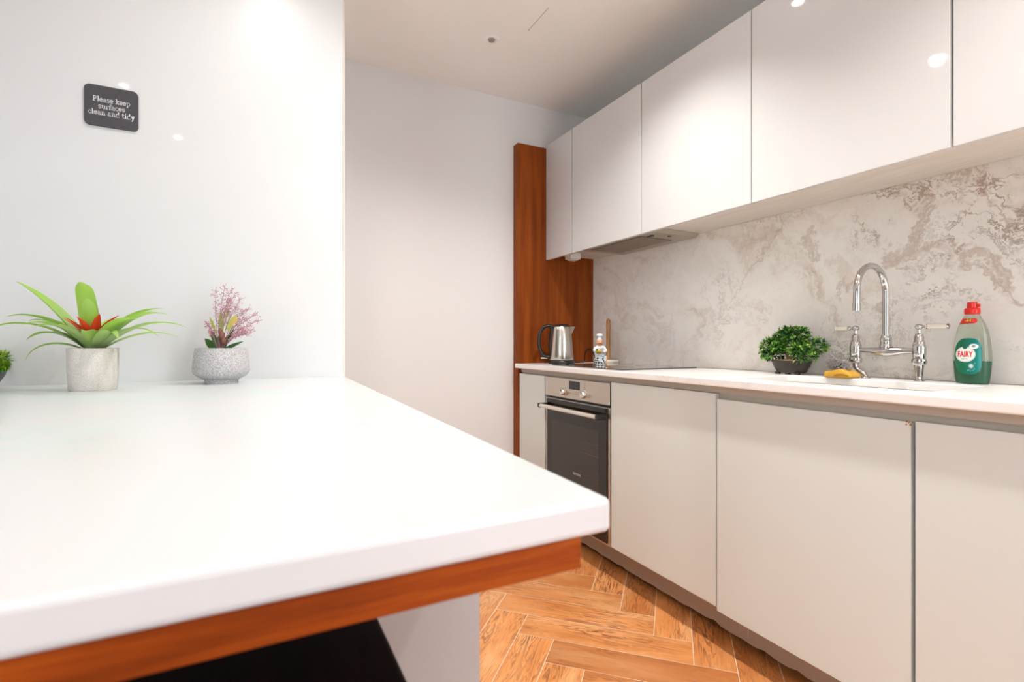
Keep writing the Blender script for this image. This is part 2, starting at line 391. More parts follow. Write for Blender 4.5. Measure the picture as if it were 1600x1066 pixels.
# ------------------------------------------------------------------ right run: worktop, base units, wall units
DX = 1.405                      # front plane of the base doors
WT = 0.92                       # worktop height
def worktop():
    bm = B()
    outer = [(1.375, -0.02), (1.94, -0.02), (1.94, 2.617), (1.375, 2.617)]
    hc = ((1.487+1.805)/2, (0.635+1.205)/2)
    inner = [(hc[0]+a, hc[1]+b) for a, b in rrect(1.805-1.487, 1.205-0.635, 0.03)]
    edges = []
    for loop in (outer, inner):
        vs = [bm.verts.new((a, b, WT)) for a, b in loop]
        edges += [bm.edges.new((vs[i], vs[(i+1) % len(vs)])) for i in range(len(vs))]
    r = bmesh.ops.triangle_fill(bm, edges=edges, use_beauty=True)
    fs = [g for g in r['geom'] if isinstance(g, bmesh.types.BMFace)]
    ex = bmesh.ops.extrude_face_region(bm, geom=fs)
    for g in ex['geom']:
        if isinstance(g, bmesh.types.BMVert): g.co.z -= 0.026
    bmesh.ops.recalc_face_normals(bm, faces=bm.faces[:])
    bmesh.ops.dissolve_limit(bm, angle_limit=0.01, verts=bm.verts[:], edges=bm.edges[:])
    o = obj('worktop', bm, marble_top, bevel=0.004)
    tag(o, 'long white marble worktop with a sink cut-out, running along the veined splashback', 'worktop')
    # bowl below the cut-out
    t = thing('sink', 'undermounted sink bowl sunk in the white marble worktop below the bridge tap', 'sink', (hc[0], hc[1], 0.72))
    bm = B(); prof = []
    for (inset, z) in ((-0.012, 0.893), (0.0, 0.893), (0.0, 0.885), (0.006, 0.77), (0.03, 0.742), (0.12, 0.738)):
        prof.append([bm.verts.new((hc[0]+a, hc[1]+b, z)) for a, b in rrect(0.318-2*inset, 0.57-2*inset, max(0.005, 0.03+(0.02 if inset > 0.01 else 0)), 6)])
    for a, b in zip(prof, prof[1:]):
        n = len(a)
        for i in range(n): bm.faces.new((a[i], a[(i+1) % n], b[(i+1) % n], b[i]))
    bm.faces.new(prof[-1])
    obj('bowl', bm, mat('sink_steel', (0.66, 0.64, 0.60), 0.28, 0.9), t, smooth=True)
    b = B(); lathe(b, [(0.0, 0.7385), (0.028, 0.7385), (0.042, 0.742), (0.045, 0.7395)], (hc[0], hc[1], 0), 28); obj('drain', b, chrome, t, smooth=True)
worktop()

def rag(y0, y1, z, amp, n, seed):
    r = random.Random(seed); out = []
    for i in range(n+1):
        y = y0+(y1-y0)*i/n; out.append((y, z+max(0, r.gauss(0, amp))))
    return out
def base_units():
    def yy(px): p = at(px, 600, X=DX); return p.y
    spec = [(813.5, 851, 0.862, 0.14, 'narrow cream base cabinet between the wooden end panel and the oven'),
            (955, 1118, 0.868, 0.145, 'cream base cabinet with flat door, directly right of the oven'),
            (1120, 1423, 0.850, 0.132, 'wide cream base cabinet below the sink, chipped at its top right corner'),
            (1430, None, 0.853, 0.132, 'cream base cabinet at the right edge, right of the dark door gap')]
    for i, (a, b_, zt, zb, lab) in enumerate(spec):
        y1 = yy(a); y0 = yy(b_) if b_ else 0.02
        if i == 0: y1 = 2.615
        t = thing('base_cabinet', lab, 'cabinet', (DX+0.3, (y0+y1)/2, 0), 'cream base cabinets')
        b = B(); c0, c1 = y0-0.0005, y1+0.0005
        # carcass as an open box behind the door (leaves room for the sink bowl)
        box(b, DX+0.022, 1.93, c0+.001, c0+0.019, 0.13, 0.86); box(b, DX+0.022, 1.93, c1-0.019, c1-.001, 0.13, 0.86)
        box(b, DX+0.022, 1.93, c0+0.019, c1-0.019, 0.13, 0.148); box(b, 1.918, 1.93, c0+0.019, c1-0.019, 0.148, 0.86)
        obj('carcass', b, gloss_base, t)
        b = B(); box(b, DX, DX+0.02, y0, y1, zb, zt, 0.0015, 2)
        d = obj('door', b, gloss_base, t)
        if i == 2:
            b = B(); c = Vector((DX-0.0015, y0+0.006, zt))
            for k in range(9): blob(b, c+Vector((random.uniform(0, .008), random.uniform(-.007, .008), random.uniform(-.012, .001))), random.uniform(.0015, .0035), 1, (1, 1, random.uniform(.6, 1.6)))
            ch = obj('chipped_edge', b, mat('bare_chipboard', (0.40, 0.22, 0.08), 0.8), d); ch['label'] = 'bare brown chipboard at the broken corner'
        if i == 3:
            b = B(); box(b, DX+0.0215, DX+0.024, y1+0.0007, yy(1423)-0.0006, 0.14, 0.85); obj('gap_liner', b, mat('gap_brown', (0.10, 0.05, 0.03), 0.6), t)
    # continuous recessed grip rail under the worktop
    b = B(); box(b, DX+0.012, DX+0.021, 0.02, 2.615, 0.8695, 0.893, 0); box(b, DX+0.0205, DX+0.0218, 0.02, 2.615, 0.845, 0.893)
    tag(obj('grip_rail', b, rail_m), 'long recessed beige grip rail between the worktop and the base doors', 'rail')
    # plinth: its lower edge is torn and leaves a dark gap above the boards
    pts = rag(0.03, 2.6, 0.028, 0.003, 90, 5)
    for (yc, wd, h) in ((1.29, .02, .012), (0.86, .03, .01), (1.33, .03, .006), (0.9, .06, .006)):
        pts = [(y, z+h*max(0, 1-abs(y-yc)/wd)) for y, z in pts]
    b = B(); prism(b, pts+[(2.6, 0.128), (0.03, 0.128)], 1.49, 1.505, 'x')
    o = obj('plinth', b, plinth_m); tag(o, 'taupe plinth board with a torn lower edge, set back under the base doors', 'plinth')
    b = B(); box(b, 1.4888, 1.4899, 1.142, 1.147, 0.045, 0.1278); box(b, 1.4888, 1.4899, 1.178, 1.180, 0.045, 0.1278)
    obj('joint_strip', b, mat('joint_strip', (0.42, 0.38, 0.32), 0.4), o)
base_units()

def oven():
    y1, y0 = at(852.5, 600, X=DX).y, at(953.5, 600, X=DX).y
    t = thing('oven', 'built-in electric oven with steel control panel and black glass door', 'oven', (DX+0.3, (y0+y1)/2, 0.14))
    zt, zd = 0.862, 0.752
    b = B(); box(b, DX+0.022, 1.90, y0+0.004, y1-0.004, 0.17, 0.85); obj('housing', b, mat('oven_housing', (0.1, 0.1, 0.1), 0.5, 0.5), t)
    b = B(); box(b, DX-0.004, DX+0.021, y0+0.002, y1-0.002, zd+0.012, zt, 0.002); cp = obj('control_panel', b, steel, t)
    yc = lambda px: at(px, 600, X=DX-0.005).y
    b = B(); box(b, DX-0.0055, DX-0.0042, yc(905.5), yc(889), 0.812, 0.853, 0.0004); obj('display', b, mat('display_black', (0.02, 0.02, 0.025), 0.15), cp)
    b = B()
    for dz in (0.847, 0.838, 0.829, 0.820): box(b, DX-0.0050, DX-0.0041, yc(914.5), yc(912), dz-0.001, dz+0.001)
    mk = mat('marking_grey', (0.2, 0.18, 0.16), 0.5); obj('marking', b, mk, cp)
    b = B(); box(b, DX-0.0050, DX-0.0041, yc(905), yc(893), 0.790, 0.7915); box(b, DX-0.0050, DX-0.0041, yc(905), yc(893), 0.800, 0.8012)
    obj('scale_line', b, mk, cp)
    for px in (883, 915):
        y = yc(px); Mx = Matrix.Translation((DX-0.004, y, 0.796)) @ Matrix.Rotation(R(-90), 4, 'Y')
        b = B(); lathe(b, [(0, 0), (0.020, 0), (0.020, 0.004), (0.0165, 0.006), (0.0155, 0.024), (0.013, 0.027), (0, 0.027)], (0, 0, 0), 28, M=Mx)
        k = obj('knob', b, chrome if False else mat('knob_steel', (0.75, 0.73, 0.70), 0.25, 0.9), t, smooth=True)
        b = B(); box(b, DX-0.0325, DX-0.0308, y-0.0012, y+0.0012, 0.799, 0.811); obj('pointer', b, black_m, k)
    # door
    b = B(); box(b, DX+0.002, DX+0.021, y0+0.002, y1-0.002, 0.14, zd, 0.002); d = obj('door', b, steel, t)
    b = B(); box(b, DX-0.004, DX+0.0018, y0+0.022, y1-0.022, 0.15, zd-0.004, 0.0015); g = obj('glass', b, oven_glass, d)
    b = B(); box(b, DX-0.0046, DX-0.0041, y0+0.075, y1-0.070, 0.270, 0.640, 0.0)
    obj('window', b, oven_inner, g) if False else None
    b.free() if False else None
    w_ = obj('window', b, oven_inner, d)
    b = B()
    for z in (0.33, 0.40, 0.455, 0.52, 0.575): sweep(b, [(DX-0.0047, y0+0.078, z), (DX-0.0047, y1-0.30, z)], 0.0008, 6)
    obj('shelf_wires', b, rack_m, d)
    # handle: round bar on two black brackets
    b = B(); xh, zh = DX-0.048, 0.712
    sweep(b, [(xh, y0+0.030, zh), (xh, y1-0.012, zh)], 0.0105, 20); h = obj('handle', b, mat('handle_steel', (0.80, 0.76, 0.70), 0.3, 0.85), d, smooth=True)
    for ya in (y0+0.018, y1-0.030):
        b = B(); box(b, xh-0.011, DX-0.0045, ya, ya+0.018, zh-0.012, zh+0.012, 0.004); obj('bracket', b, black_m, d)
    b = B(); box(b, DX-0.010, DX-0.0041, y0+0.024, y1-0.024, zd-0.024, zd-0.005, 0.003); obj('vent_strip', b, black_m, d)
    # maker's lettering
    m = text_mesh('SIEMENS', 0.0155)
    yb, zb = at(901, 741.5, X=DX-0.005).y, at(901, 741.5, X=DX-0.005).z
    bm = B(); bm.from_mesh(m)
    for v_ in bm.verts: v_.co = Vector((DX-0.0046-v_.co.z, yb-v_.co.x*1.15, zb+v_.co.y))
    obj('lettering', bm, mat('lettering_grey', (0.62, 0.58, 0.54), 0.4), d)
def text_mesh(s, size, extrude=0.0002, bold=0.0):
    c = bpy.data.curves.new('txt', 'FONT'); c.body = s; c.size = size; c.extrude = extrude; c.offset = bold
    c.align_x = 'CENTER'; c.align_y = 'CENTER'; c.resolution_u = 4
    o = bpy.data.objects.new('txt', c); C.objects.link(o); bpy.context.view_layer.update()
    me = bpy.data.meshes.new_from_object(o.evaluated_get(bpy.context.evaluated_depsgraph_get()))
    bpy.data.objects.remove(o); return me
oven()

UX = 1.589
def wall_units():
    yy = lambda px: at(px, 300, X=UX).y
    spec = [(None, 893, 'narrow cream wall cabinet at the far end beside the wooden panel'), (894.3, 1001.2, 'cream wall cabinet above the hob, second from the wooden panel'),
            (1002.8, 1173.2, 'white gloss wall cabinet in the middle of the row, above the hood end'),
            (1174.8, 1484.6, 'wide white gloss wall cabinet above the bridge tap, mirroring the downlights'), (1489.2, None, 'white gloss wall cabinet at the right edge, right of the dark gap')]
    for i, (a, b_, lab) in enumerate(spec):
        y1 = yy(a) if a else 2.6175; y0 = yy(b_) if b_ else 0.02
        t = thing('wall_cabinet', lab, 'cabinet', (UX+0.18, (y0+y1)/2, 1.54), 'handleless wall cabinets')
        b = B(); box(b, UX+0.021, WX-0.002, y0-(yy(b_)-yy(spec[i+1][0]))/2 if b_ else y0, y1+(yy(spec[i-1][1])-yy(a))/2 if a else y1, 1.572, 2.226)
        if i == 4: pass
        obj('carcass', b, under_m, t)
        b = B(); box(b, UX, UX+0.02, y0, y1, 1.540, 2.230, 0.0012, 2); obj('door', b, gloss_wall, t)
wall_units()

def end_panel():
    b = B(); box(b, 1.398, WX-0.001, 2.62, BY-0.002, 0, 2.217, 0.001)
    tag(obj('end_panel', b, wood_v), 'tall reddish cherry wood end panel behind the kettle, between back wall and cabinets', 'panel')
    b = B(); box(b, 1.942, WX-0.001, -0.02, 2.6185, 0.921, 1.5715)
    tag(obj('splashback', b, marble_wall), 'beige marble splashback with brown veins behind the tap and hob', 'splashback')
    b = B(); box(b, 1.9385, 1.9415, 2.613, 2.6185, 0.9215, 1.5715); struct('trim_3', b, mat('splashback_edge_trim', (0.85, 0.78, 0.68), 0.3, 0.3))
end_panel()

def hood():
    y0, y1 = 1.755, 2.33
    t = thing('cooker_hood', 'slim steel cooker hood with mesh filter under the wall cabinets above the hob', 'cooker hood', (1.77, (y0+y1)/2, 1.55))
    b = B(); prism(b, [(y0, 1.571), (y1, 1.571), (y1-0.012, 1.552), (y0+0.012, 1.552)], 1.615, 1.925, 'x', bev=0.002)
    h = obj('housing', b, mat('hood_steel', (0.50, 0.44, 0.36), 0.38, 0.9), t)
    m = mat('filter_mesh', (0.33, 0.27, 0.21), 0.4, 0.8); v = coords(m, (1, 1, 1), (0, 0, R(45)))
    ch = N(m, 'ShaderNodeTexChecker'); L(m, v, ch.inputs[0]); ch.inputs['Scale'].default_value = 180
    ch.inputs[1].default_value = (0.42, 0.34, 0.26, 1); ch.inputs[2].default_value = (0.14, 0.10, 0.08, 1); L(m, ch.outputs[0], pr(m).inputs['Base Color'])
    b = B(); box(b, 1.66, 1.86, y0+0.11, 2.03, 1.5485, 1.5522, 0.001); box(b, 1.66, 1.86, 2.035, y1-0.07, 1.5485, 1.5522, 0.001); obj('filter', b, m, t)
    for (x, y, l) in ((1.70, 1.84, .035), (1.78, 1.80, .012)):
        b = B(); box(b, x-0.008, x+0.008, y-l/2, y+l/2, 1.5475, 1.5518, 0.0015); obj('button', b, mat('hood_button', (0.06, 0.045, 0.035), 0.4), t)
    b = B(); lathe(b, [(0, 1.5485), (0.009, 1.5495), (0.011, 1.5518), (0, 1.5518)], (1.80, 2.25, 0), 16); obj('screw_cap', b, black_m, t)
    p = at(895, 404, Y=2.50)
    t = thing('under_cabinet_fitting', 'small white boxy fitting under the far end of the wall cabinets', 'light fitting', (p.x, p.y, 1.571))  # socket-like box under the cabinet, holds no lamp
    b = B(); box(b, p.x-0.036, p.x+0.036, p.y-0.03, p.y+0.03, 1.535, 1.5715, 0.003, 2); obj('casing', b, white_m, t)
    b = B(); box(b, p.x-0.026, p.x+0.026, p.y-0.022, p.y+0.022, 1.5285, 1.535, 0.003, 2); obj('lower_cover', b, white_m, t)
hood()

def hob():
    t = thing('hob', 'black glass induction hob set on the marble worktop below the cooker hood', 'hob', (1.69, 2.08, WT))
    x0, x1, y0, y1 = 1.435, 1.900, 1.735, 2.315
    b = B(); prism(b, [(a+(x0+x1)/2, c+(y0+y1)/2) for a, c in rrect(x1-x0, y1-y0, 0.012)], WT+0.0005, WT+0.0055, 'z', bev=0.001); obj('glass', b, hob_glass, t)
    for (x, y, r) in ((1.56, 1.90, .07), (1.78, 1.90, .09), (1.56, 2.16, .09), (1.78, 2.16, .07)):
        b = B(); lathe(b, [(r-0.0015, 0), (r, 0), (r, 0.0003), (r-0.0015, 0.0003), (r-0.0015, 0)], (x, y, WT+0.0056), 48, close=False); obj('zone_ring', b, mat('ring_grey', (0.12, 0.11, 0.10), 0.3), t)
hob()

def kettle():
    c = Vector((1.590, 2.450, WT)); RX = Vector((math.cos(YAW), -math.sin(YAW), 0))
    Mk = Matrix.Translation(c) @ Matrix.Rotation(-YAW, 4, 'Z')
    t = thing('kettle', 'brushed steel electric kettle with black handle, against the cherry wood panel', 'kettle', c)
    b = B(); lathe(b, [(0, 0), (0.074, 0), (0.076, 0.004), (0.074, 0.016), (0.068, 0.022), (0, 0.022)], seg=40, M=Mk); obj('base', b, black_m, t, smooth=True)
    b = B(); lathe(b, [(0, 0.023), (0.068, 0.023), (0.070, 0.028), (0.067, 0.07), (0.062, 0.13), (0.0555, 0.19), (0.052, 0.208), (0.050, 0.212), (0, 0.212)], seg=48, M=Mk)
    # spout lip on the right
    prof = [(-0.022, 0.212), (0.022, 0.212), (0.0, 0.16)]
    tb = bmesh.new(); tip = tb.verts.new((0.078, 0, 0.214)); a = tb.verts.new((0.046, 0.024, 0.213)); d_ = tb.verts.new((0.046, -0.024, 0.213)); e_ = tb.verts.new((0.056, 0, 0.160)); i_ = tb.verts.new((0.044, 0, 0.205))
    for f in ((tip, a, e_), (tip, e_, d_), (tip, d_, a), (a, d_, e_)): tb.faces.new(f)
    merge(b, tb, Mk); obj('body', b, kettle_m, t, smooth=True)
    b = B(); lathe(b, [(0, 0.212), (0.048, 0.212), (0.047, 0.220), (0.030, 0.227), (0, 0.229)], seg=40, M=Mk); obj('lid', b, black_m, t, smooth=True)
    b = B(); pts = []
    for k in range(21):
        a = R(62+k*(300-62)/20-0); pts.append((-0.075+0.052*math.cos(a)*1.0-0.004, 0, 0.128+0.090*math.sin(a)))
    pts = [(-0.045, 0, 0.214)]+pts[1:]+[(-0.060, 0, 0.040)]
    sweep(b, pts, [0.010]*len(pts), 14, M=Mk, flat=1.0)
    sweep(b, [(-0.058, 0, 0.030), (-0.063, 0, 0.10), (-0.054, 0, 0.205)], [0.012, 0.014, 0.012], 12, M=Mk)
    obj('handle', b, black_m, t, smooth=True)
    b = B(); box(b, -0.118, -0.080, -0.008, 0.008, 0.030, 0.036, 0.002, M=Mk); obj('switch', b, white_m, t)
    # lead: from the base along the worktop, looping up the panel
    b = B(); P = [(1.625, 2.44, WT+.005), (1.70, 2.50, WT+.004), (1.78, 2.53, WT+.004), (1.83, 2.56, WT+.008), (1.85, 2.585, WT+.04), (1.875, 2.60, WT+.075), (1.905, 2.60, WT+.08), (1.925, 2.595, WT+.055), (1.925, 2.58, WT+.012), (1.90, 2.54, WT+.004)]
    sweep(b, smooth_path(P, 6), 0.0035, 8); obj('power_lead', b, black_m, t, smooth=True)
def smooth_path(P, n):
    P = [Vector(p) for p in P]; out = []
    for i in range(len(P)-1):
        p0, p1, p2, p3 = P[max(i-1, 0)], P[i], P[i+1], P[min(i+2, len(P)-1)]
        for k in range(n):
            t = k/n; out.append(0.5*((2*p1)+(-p0+p2)*t+(2*p0-5*p1+4*p2-p3)*t*t+(-p0+3*p1-3*p2+p3)*t**3))
    return out+[P[-1]]
kettle()

def towel_holder():
    c = Vector((1.876, 2.385, WT)); t = thing('paper_towel_holder', 'empty paper towel holder, light wooden pole on a pale round base behind the chef', 'towel holder', c)
    b = B(); lathe(b, [(0, 0.0062), (0.060, 0.0062), (0.062, 0.009), (0.062, 0.018), (0.058, 0.021), (0, 0.021)], c, 40); obj('base', b, porcelain, t, smooth=True)
    b = B(); lathe(b, [(0, 0.021), (0.0115, 0.021), (0.0125, 0.08), (0.0125, 0.245), (0.011, 0.256), (0.006, 0.262), (0, 0.264)], c, 20); obj('pole', b, beech, t, smooth=True)
towel_holder()

# ------------------------------------------------------------------ chef figurine
def chef():
    c = Vector((1.60, 2.105, WT+0.006)); t = thing('chef_figurine', 'small painted chef figurine in tall white hat holding a fruit basket, on the hob', 'figurine', c)
    # faces the camera side, turned a little to the picture's left
    Mk = Matrix.Translation(c) @ Matrix.Rotation(-YAW+R(8)-0.0, 4, 'Z')      # local +x = picture right, -y = towards the viewer
    wm = mat('chef_white', (0.78, 0.78, 0.80), 0.35); sk = mat('chef_skin', (0.68, 0.32, 0.17), 0.4)
    ck = mat('checked_trousers', (0.8, 0.8, 0.8), 0.35); v = coords(ck, (1, 1, 1), (R(45), R(20), R(30)))
    n = N(ck, 'ShaderNodeTexChecker'); L(ck, v, n.inputs[0]); n.inputs['Scale'].default_value = 105; n.inputs[1].default_value = (0.80, 0.80, 0.78, 1); n.inputs[2].default_value = (0.01, 0.01, 0.01, 1); L(ck, n.outputs[0], pr(ck).inputs['Base Color'])
    # body: one skinned surface, pelvis root, torso, two arms, two legs
    me = bpy.data.meshes.new('body')
    V = [(0, 0, .050), (0, 0, .072), (0, 0, .092), (0, 0, .103),
         (.014, 0, .030), (.016, -.002, .010), (-.014, 0, .030), (-.016, -.002, .010),
         (.022, 0, .090), (.033, -.008, .072), (.010, -.028, .068), (-.022, 0, .090), (-.034, -.011, .074), (-.022, -.030, .070)]
    E = [(0, 1), (1, 2), (2, 3), (0, 4), (4, 5), (0, 6), (6, 7), (2, 8), (8, 9), (9, 10), (2, 11), (11, 12), (12, 13)]
    rad = [.019, .021, .016, .007, .012, .0095, .012, .0095, .009, .0075, .0055, .009, .0075, .0055]
    me.from_pydata([Mk @ Vector(p) - c for p in V], E, []); o = bpy.data.objects.new('body', me); C.objects.link(o); o.parent = t
    sm = o.modifiers.new('skin', 'SKIN'); me.skin_vertices.new() if not me.skin_vertices else None
    for i, s in enumerate(me.skin_vertices[0].data): s.radius = (rad[i], rad[i]); s.use_root = (i == 0)
    ss = o.modifiers.new('sub', 'SUBSURF'); ss.levels = 2; ss.render_levels = 2
    me.materials.append(wm); sm.use_smooth_shade = True
    b = B(); lathe(b, [(0, .0), (.027, .0), (.029, .006), (.0275, .026), (.0245, .042), (.020, .048), (0, .048)], seg=28, sy=.82, M=Mk); obj('trousers', b, ck, t, smooth=True)
    b = B(); box(b, -.010, .006, -.0262, -.0225, .016, .050, .001, M=Mk @ Matrix.Rotation(R(-6), 4, 'X')); box(b, .012, .026, -.0215, -.018, .020, .048, .001, M=Mk @ Matrix.Rotation(R(18), 4, 'Z'))
    obj('apron_pocket', b, mat('apron_blue_white', (0.62, 0.74, 0.78), 0.4), t)
    b = B()
    for k in range(6): sweep(b, [(-.0155+k*.006, -.0215-0.0012*(3-abs(k-2.5)), .058), (-.0135+k*.0054, -.0195-0.001*(3-abs(k-2.5)), .090)], .0009, 6, M=Mk)
    obj('apron_stripes', b, mat('stripe_grey', (0.10, 0.09, 0.12), 0.5), t)
    # head with nose, eyes, ears, moustache
    b = B(); blob(b, (-.001, -.003, .116), .0175, 3, (.92, 1, 1.0), Mk); blob(b, (-.005, -.020, .115), .0045, 2, M=Mk)
    for s in (-1, 1): blob(b, (s*.0158-.001, 0, .115), .0034, 2, (.6, 1, 1.2), Mk)
    blob(b, (-.003, -.0125, .1055), .0075, 2, (1.1, .7, .6), Mk); hd = obj('head', b, sk, t, smooth=60)
    b = B()
    for s in (-1, 1): blob(b, (-.002+s*.006, -.0190, .1200), .0018, 1, M=Mk)
    for s in (-1, 1): blob(b, (-.0035+s*.005, -.0195, .1100), .0038, 2, (1.4, .6, .5), Mk)
    blob(b, (.005, .005, .118), .0165, 2, (.85, .9, .75), Mk); obj('hair', b, mat('chef_hair', (0.05, 0.025, 0.012), 0.5), hd, smooth=60)
    b = B(); lathe(b, [(0, .127), (.0130, .127), (.0120, .132), (.0080, .146), (.0090, .149), (.0160, .151), (.0165, .155), (.0145, .160), (.007, .163), (0, .1635)], (0, 0, 0), 24, M=Mk @ Matrix.Translation((-.001, 0, -.001))); obj('hat', b, wm, hd, smooth=60)
    # basket with fruit
    b = B(); lathe(b, [(0, .060), (.011, .060), (.018, .069), (.0165, .070), (0, .066)], (0, 0, 0), 20, M=Mk @ Matrix.Translation((-.016, -.031, 0))); bk = obj('basket', b, mat('basket_yellow', (0.62, 0.42, 0.03), 0.5), t, smooth=60)
    cols = [((.75, .55, .02), 'lemon_yellow'), ((.08, .22, .03), 'leaf_green'), ((.10, .03, .07), 'plum'), ((.70, .45, .03), 'yellow_pear')]
    ms = [mat(nm, cc, .4) for cc, nm in cols]
    for k, (dx, dy, dz, r) in enumerate(((0, 0, 0, .0065), (-.011, 0, -.001, .0055), (-.006, .004, .006, .005), (.009, .001, -.001, .0058), (.003, -.006, -.001, .0055))):
        b = B(); blob(b, (-.016+dx, -.031+dy, .0735+dz), r, 2, (1, 1, .9), Mk); obj('fruit', b, ms[(0, 1, 2, 0, 3)[k]], bk, smooth=60)
    b = B(); blob(b, (.033, -.004, .010), .009, 2, (.8, 1, 1.05), Mk); sweep(b, [(.033, -.002, .016), (.036, 0, .044), (.030, 0, .052)], [.006, .005, .004], 10, M=Mk); obj('sack', b, mat('sack_tan', (0.70, 0.45, 0.28), 0.6), t, smooth=60)
chef()

# ------------------------------------------------------------------ bridge tap
def tap():
    X = 1.872; yl, yr = 1.012, 0.824; ym = (yl+yr)/2
    t = thing('bridge_tap', 'chrome bridge tap with swan neck spout and two porcelain levers behind the sink', 'tap', (X, ym, WT))
    zb = 1.015
    for y, yb, s in ((yl, yl-0.035, 1), (yr, yr, -1)):
        # valve body
        b = B(); lathe(b, [(0, .970), (.0140, .970), (.0190, .974), (.0205, .981), (.0190, .989), (.0165, .991), (.0172, .996), (.0182, 1.010), (.0182, 1.026), (.0172, 1.034), (.0150, 1.038), (.0155, 1.042), (.0128, 1.046), (.0125, 1.060), (.0105, 1.063), (.0100, 1.068), (.0055, 1.071), (.0048, 1.086), (0, 1.086)], (X, y, 0), 28)
        obj('valve', b, chrome, t, smooth=True)
        b = B()
        if abs(y-yb) > .01: P = [(X, y, .975), (X, y, .958), (X-.004, y-.008, .950), (X-.004, yb+.004, .932), (X-.004, yb, .924), (X-.004, yb, .9215)]; rr = [.010, .010, .0095, .0085, .0085, .0095]
        else: P = [(X, y, .975), (X, y, .966), (X, y, .955), (X, y, .936), (X, y, .925), (X, y, .9215)]; rr = [.013, .013, .0115, .0105, .009, .0115]
        sweep(b, P, rr, 16); lathe(b, [(0, .9205), (.014, .9205), (.013, .924), (.008, .927), (0, .927)], (P[-1][0], P[-1][1], 0), 24); obj('leg', b, chrome, t, smooth=60)
        # lever: chrome hub, porcelain grip, end cap
        b = B(); blob(b, (X, y, 1.091), .0115, 3, (1, 1, .85)); sweep(b, [(X, y+s*.008, 1.091), (X, y+s*.016, 1.091), (X, y+s*.020, 1.091), (X, y+s*.024, 1.091)], [.004, .004, .009, .0065], 16); h = obj('lever_hub', b, chrome, t, smooth=60)
        b = B(); e = s*(.062 if s > 0 else .073)
        sweep(b, [(X-.001, y+s*.0235, 1.091), (X-.001, y+s*.04, 1.091), (X-.001, y+e, 1.091)], [.0078, .0086, .0076], 18); obj('lever_grip', b, porcelain, h, smooth=True)
        b = B(); sweep(b, [(X-.001, y+e, 1.091), (X-.001, y+e+s*.003, 1.091), (X-.001, y+e+s*.006, 1.091)], [.0085, .0092, .005], 18); obj('end_cap', b, chrome if s < 0 else porcelain, h, smooth=True)
    b = B()
    ys = [yr, yr+.02, yr+.045, ym-.02, ym, ym+.02, yl-.045, yl-.02, yl]; rs = [.0095, .0085, .0100, .0145, .0165, .0145, .0100, .0085, .0095]
    sweep(b, [(X, a, zb-0.003*(r > .01)) for a, r in zip(ys, rs)], rs, 20)
    obj('bridge', b, chrome, t, smooth=60)
    b = B(); lathe(b, [(0, zb), (.0145, zb), (.0150, zb+.010), (.0180, zb+.011), (.0182, zb+.016), (.0165, zb+.019), (.0158, zb+.034), (.0170, zb+.036), (.0168, zb+.041), (.0135, zb+.045), (.0130, zb+.052), (0, zb+.052)], (X, ym, 0), 28); obj('spout_collar', b, chrome, t, smooth=True)
    # swan neck
    r = .0835; P = [(X, ym, zb+.03), (X, ym, 1.10), (X, ym, 1.17)]
    zc = 1.205; P.append((X, ym, zc))
    for k in range(1, 19):
        a = math.pi*k/18; P.append((X-r+r*math.cos(a), ym, zc+r*1.02*math.sin(a)))
    P += [(X-2*r-.0015, ym, 1.182), (X-2*r-.002, ym, 1.16)]
    b = B(); sweep(b, P, .0100, 24, up=(0, 1, 0)); sweep(b, [(X-2*r-.002, ym, 1.165), (X-2*r-.002, ym, 1.142)], .0112, 24); obj('spout', b, chrome, t, smooth=60)
tap()

